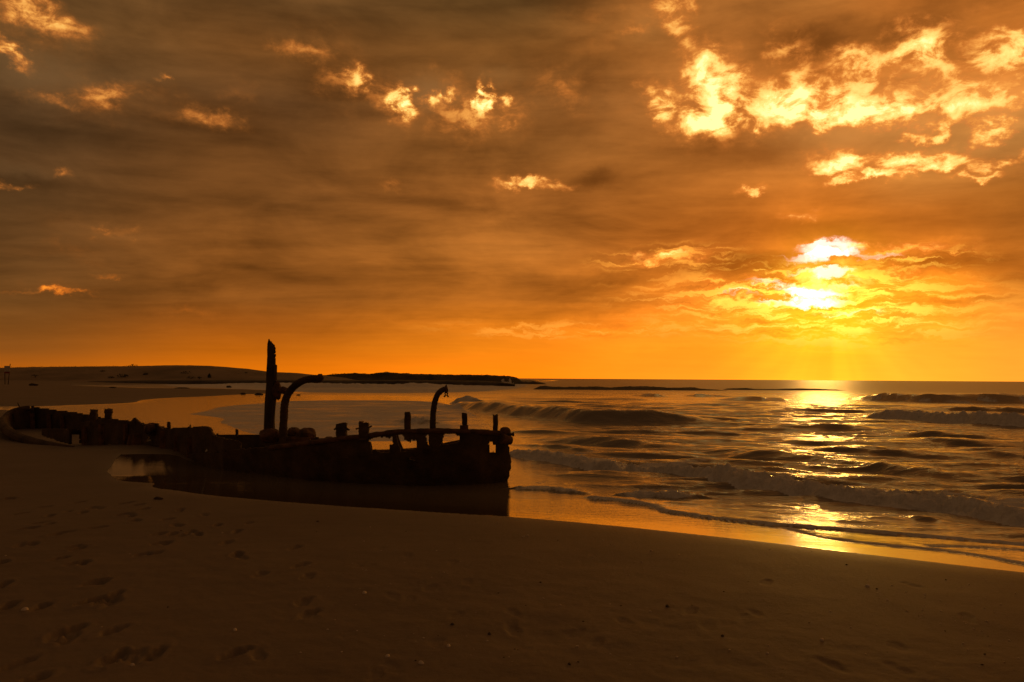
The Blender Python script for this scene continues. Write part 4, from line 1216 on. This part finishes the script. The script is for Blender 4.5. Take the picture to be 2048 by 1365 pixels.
strut([(749, 906), (747, 900), (751, 899.5), (753, 904)], [.012] * 4, 13.2, 'iron_loop')
strut([(820, 914), (825, 917), (829, 912), (833, 915)], [.012, .01, .01, .012], 12.9, 'torn_strip')
# deck edge inside the hull, seen through the gaps
strut([(735, 906), (770, 907), (800, 904), (833, 901), (862, 905)], [.05, .055, .045, .05, .05], 13.4, 'deck_edge')
strut([(880, 892), (905, 888), (922, 884)], [.04, .045, .04], 13.2, 'deck_edge')
for px, yt, w in [(98, 829, 6), (124, 833, 7), (64, 827, 6)]:
    strut([(px, yt), (px + 1, 850), (px + 2, 882)], [.06, .07, .08], float(FARY(px)) - .10)
for px, yt, yb, w in [(170, 853, 889, .08), (204, 848, 897, .09), (252, 848, 900, .08), (272, 868, 906, .20), (328, 862, 913, .10), (352, 872, 914, .06), (380, 874, 918, .07)]:
    strut([(px, yt), (px + .8, (yt + yb) / 2), (px, yb + 6)], [w * .8, w, w], float(NEARY(px)) + .10)
# winch remains and lumps of concretion on the deck
for (px, py, wx, hy, Y, sd) in [(587, 868, 14, 13, 14.9, 1), (613, 870, 19, 14, 14.7, 2), (540, 872, 20, 14, 14.6, 3), (656, 882, 10, 8, 13.4, 5), (303, 858, 13, 12, 17.4, 6), (404, 862, 20, 9, 16.0, 7)]:
    wr('rust_concretion', M_RUST2, lambda m: m.lump(at(px, py, Y), (wx / F_PX * Y, .22, hy / F_PX * Y), .10, 16, 10, sd), smooth=False)
wr('deck_beam', M_RUST2, lambda m: m.box(at(592, 884, 14.6), (.55, .30, .18), jit=.015))
post(335.5, 341, 845.5, 862, 17.0, 'iron_stub', M_RUST, .008, lean=-.5)
post(379, 381.5, 851, 862, 16.6, 'iron_stub', M_RUST, .004)
post(471.5, 476, 859, 876, 17.8, 'iron_stub', M_RUST, .006)
post(267, 271.5, 836.5, 850, 17.9, 'iron_stub', M_RUST, .01)
wr('iron_rod', M_RUST, lambda m: m.tube([at(41, 820, 24.8), at(38, 812, 24.8), at(35.5, 806, 24.8)], [.022, .018, .012], 6, .1))
post(63, 67, 812, 820, 25.0, 'iron_stub', M_RUST, .01)

# sand that has blown into the after part is the beach itself; a small solid pale triangle sits inside the hull
def pale_spot():
    m = MB()
    pts = [(409.5, 904.5), (413, 899), (417, 896.2), (423, 895), (427, 899), (431, 904), (421, 904.5)]
    Y = 15.15
    c = at(420, 900.5, Y - .05)
    rim = [at(x, y, Y) for x, y in pts]
    bk = [p + np.array([0, .07, -.015]) for p in rim]
    n = len(rim)
    m.add([c] + rim + bk, [(0, 1 + i, 1 + (i + 1) % n) for i in range(n)] + [(1 + i, 1 + n + i, 1 + n + (i + 1) % n, 1 + (i + 1) % n) for i in range(n)] + [tuple(range(n + 1, 2 * n + 1))])
    o = m.build('pale_triangle', M_PALE, loc=tuple(c))
    tag(o, 'small pale triangular spot at the near side of the wreck', 'scrap')
pale_spot()

# ------------------------------------------------------------------ warning sign on two poles
def sign():
    Y = 112.0
    b = at(13, 775, Y); b[2] = 0.25
    root = empty('warning_sign', tuple(b))
    tag(root, 'small faded sign board on two thin poles far off on the left beach', 'sign')
    for x0, x1, yt in [(10, 9.6, 732), (15.5, 20.5, 728)]:
        m = MB(); m.tube([at(x0, 777, Y), at((x0 + x1) / 2, 752, Y), at(x1, yt, Y)], [.055, .05, .05], 7, .05)
        m.build('pole', M_WOOD, root)
    m = MB(); m.box(at(14.3, 738, Y - .09), (.80, .05, .80), jit=.01); m.build('board', M_PAINT, root)
    m = MB(); m.box(at(14.2, 745.5, Y - .09), (.72, .05, .24), jit=.01); m.build('lower_board', M_RED, root)
sign()

# ------------------------------------------------------------------ rocks and flotsam
def rock(px, py, wpx, hpx, label, seed, group='rocks on the far sand', name='rock'):
    c = ground(px, py)
    Y = c[1]; w = wpx / F_PX * Y / 2; h = hpx / F_PX * Y
    zz = float(sand_height(np.array([c[0]]), np.array([c[1]]), False)[0][0])
    m = MB().lump((c[0], c[1], max(zz, -.05) + h * .25), (w, w * .7, h * .75), .14, 12, 7, seed)
    o = m.build(name, M_ROCK, loc=(c[0], c[1], max(zz, -.05)))
    return tag(o, label, 'rock', group)
rock(517, 790, 17, 5, 'dark low rock in the shallows just left of the mast', 1)
rock(486, 789, 11, 3, 'smaller rock left of the low rock beside the mast', 2)
rock(458, 776, 10, 5, 'dark rock in the white surf between dune and mast', 3)
rock(364, 779, 30, 2.6, 'long flat dark rock on the edge of the sand spit', 4)
rock(597, 791, 9, 3, 'small rock in the shallows right of the curved davit', 5)
rock(575, 788, 24, 5, 'dark rock seen between the mast and the curved davit', 7)
rock(225, 781.5, 13, 2.4, 'tiny dark stone on the far sand spit', 6)
def driftlog():
    c = ground(67, 777); zz = float(sand_height(np.array([c[0]]), np.array([c[1]]), False)[0][0])
    m = MB(); s = c[1] / F_PX
    m.tube([(c[0] - 11 * s, c[1] + .3, zz + .10), (c[0] - 4 * s, c[1], zz + .16), (c[0] + 4 * s, c[1] - .2, zz + .13), (c[0] + 11 * s, c[1] - .3, zz + .10)], [.10, .17, .15, .09], 9, .12)
    tag(m.build('driftwood_log', M_WOOD, loc=(c[0], c[1], zz)), 'dark driftwood log lying on the far sand near the sign', 'driftwood')
driftlog()
def stick():
    c = ground(316, 1003); 
    zz = float(sand_height(np.array([c[0]]), np.array([c[1]]))[0][0]); c = ground(316, 1003, zz)
    m = MB(); s = c[1] / F_PX
    m.tube([(c[0] - 9.5 * s, c[1] + .05, zz + .018), (c[0] - 3 * s, c[1], zz + .028), (c[0] + 4 * s, c[1] - .01, zz + .024), (c[0] + 9.5 * s, c[1] - .03, zz + .02)], [.022, .030, .028, .024], 9, .12)
    tag(m.build('driftwood_stick', M_WOOD, loc=(c[0], c[1], zz)), 'short black stick lying on the bare sand below the wreck', 'driftwood')
stick()

# ------------------------------------------------------------------ shells and pebbles on the beach
def sand_pt(px, py):
    z = 0.1
    for _ in range(4):
        c = ground(px, py, z)
        z = float(sand_height(np.array([c[0]]), np.array([c[1]]))[0][0])
    return np.array([c[0], c[1], z])
def shell(px, py, wpx, label, seed, mat=M_SHELL, name='shell', cat='shell'):
    c = sand_pt(px, py); s = wpx / F_PX * c[1] / 2
    rr = random.Random(seed)
    m = MB(); nu, nv = 9, 4; vs = [(c[0], c[1] + s * .1, c[2] + s * .85)]; fs = []
    ang = rr.uniform(0, 6.28)
    for i in range(1, nv + 1):
        t = i / nv
        for k in range(nu):
            a = 2 * math.pi * k / nu
            rad = s * math.sin(t * math.pi / 2) * (1 + .10 * math.cos(5 * a) + rr.uniform(-.05, .05))
            x = math.cos(a) * rad; y = math.sin(a) * rad * .75
            vs.append((c[0] + x * math.cos(ang) - y * math.sin(ang), c[1] + x * math.sin(ang) + y * math.cos(ang), c[2] - s * .1 + s * .95 * math.cos(t * math.pi / 2)))
    for k in range(nu): fs.append((0, 1 + k, 1 + (k + 1) % nu))
    for i in range(nv - 1):
        for k in range(nu): fs.append((1 + i * nu + k, 1 + (i + 1) * nu + k, 1 + (i + 1) * nu + (k + 1) % nu, 1 + i * nu + (k + 1) % nu))
    m.add(vs, fs)
    tag(m.build(name, mat, loc=tuple(c), smooth=True), label, cat, 'shells and pebbles on the near sand')
shell(775, 1314, 11, 'pale shell casting a small shadow near the bottom centre of the sand', 1)
shell(842, 1327, 12, 'pale shell beside a dark pit right of the bottom centre shell', 2)
shell(897, 1293, 10, 'pale shell lying just above another tiny fragment in the middle foreground', 3)
shell(729, 1187, 11, 'flat pale shell left of the middle of the bare sand', 4)
shell(50, 1221, 14, 'bright flat shell beside footprints at the left edge', 5)
shell(1139, 1329, 9, 'dull shell alone at the bottom right of centre', 6, M_PEB, 'pebble', 'pebble')
shell(979, 1269, 10, 'dark pebble right of the middle foreground shells', 7, M_PEB, 'pebble', 'pebble')
shell(1335, 1214, 11, 'dark flat pebble on the smooth sand right of centre', 8, M_PEB, 'pebble', 'pebble')
shell(905, 1250, 9, 'dark pebble just above the middle foreground shells', 9, M_PEB, 'pebble', 'pebble')
shell(1644, 1281, 10, 'bright shell with a dark hollow beside it in the right foreground', 10)
shell(1735, 1173, 9, 'pale shell on the right sand below the bright wet strip', 11)
shell(1535, 1307, 6, 'tiny bright white shell alone low on the right sand', 12)
shell(470, 1261, 10, 'orange tinted shell on the lower left sand right of the big footprint', 13)
shell(1445, 1273, 9, 'dark pebble right of a faint footprint in the right foreground', 14, M_PEB, 'pebble', 'pebble')
shell(265, 1330, 9, 'small pale shell just right of the biggest footprint', 15)
def fragments():
    rr = random.Random(17); ms = MB(); mp = MB()
    def put(m, px, py, wpx):
        c = ground(px, py, 0.12)
        pts.append((m, c[0], c[1], wpx))
    pts = []
    for k in range(110):
        px = rr.uniform(560, 2040) if rr.random() < .85 else rr.uniform(0, 560)
        lo = float(np.interp(px, [0, 560, 1015, 1400, 2048], [1120, 1050, 1055, 1090, 1165]))
        put(ms if rr.random() < .62 else mp, px, rr.uniform(lo, 1362), rr.choice([1.8, 2.2, 2.6, 3.2, 4.0, 5]))
    for cx, cy, n in [(1830, 1215, 16), (1960, 1270, 16), (760, 1165, 12), (1230, 1130, 10), (900, 1285, 8), (1700, 1260, 8)]:
        for k in range(n): put(ms, cx + rr.gauss(0, 55), cy + rr.gauss(0, 22), rr.choice([2, 2.5, 3, 4]))
    for k in range(80):                       # specks of weed on the wet strip
        px = rr.uniform(1030, 2040)
        lo = float(np.interp(px, [1015, 1200, 1400, 1600, 1800, 2048], [1033, 1049, 1070, 1093, 1117, 1146]))
        put(mp, px, lo - abs(rr.gauss(0, 9)) - 2, rr.choice([2, 2.5, 3.5, 5]))
    xs = np.array([p[1] for p in pts]); ys = np.array([p[2] for p in pts])
    zs = np.maximum(sand_height(xs, ys)[0], 0.0)
    for (m, x, y, w), z in zip(pts, zs):
        s = w / F_PX * y / 2
        m.lump((x, y, z + s * .2), (s * rr.uniform(.8, 1.3), s, s * .55), .15, 6, 4, int(x * 1000) & 1023)
    tag(ms.build('shell_fragments', M_SHELL), 'tiny pale shell fragments sprinkled over the near sand', 'shells', kind='stuff')
    tag(mp.build('weed_specks', M_PEB), 'tiny dark specks of weed and grit on the wet and dry sand', 'weed', kind='stuff')
fragments()
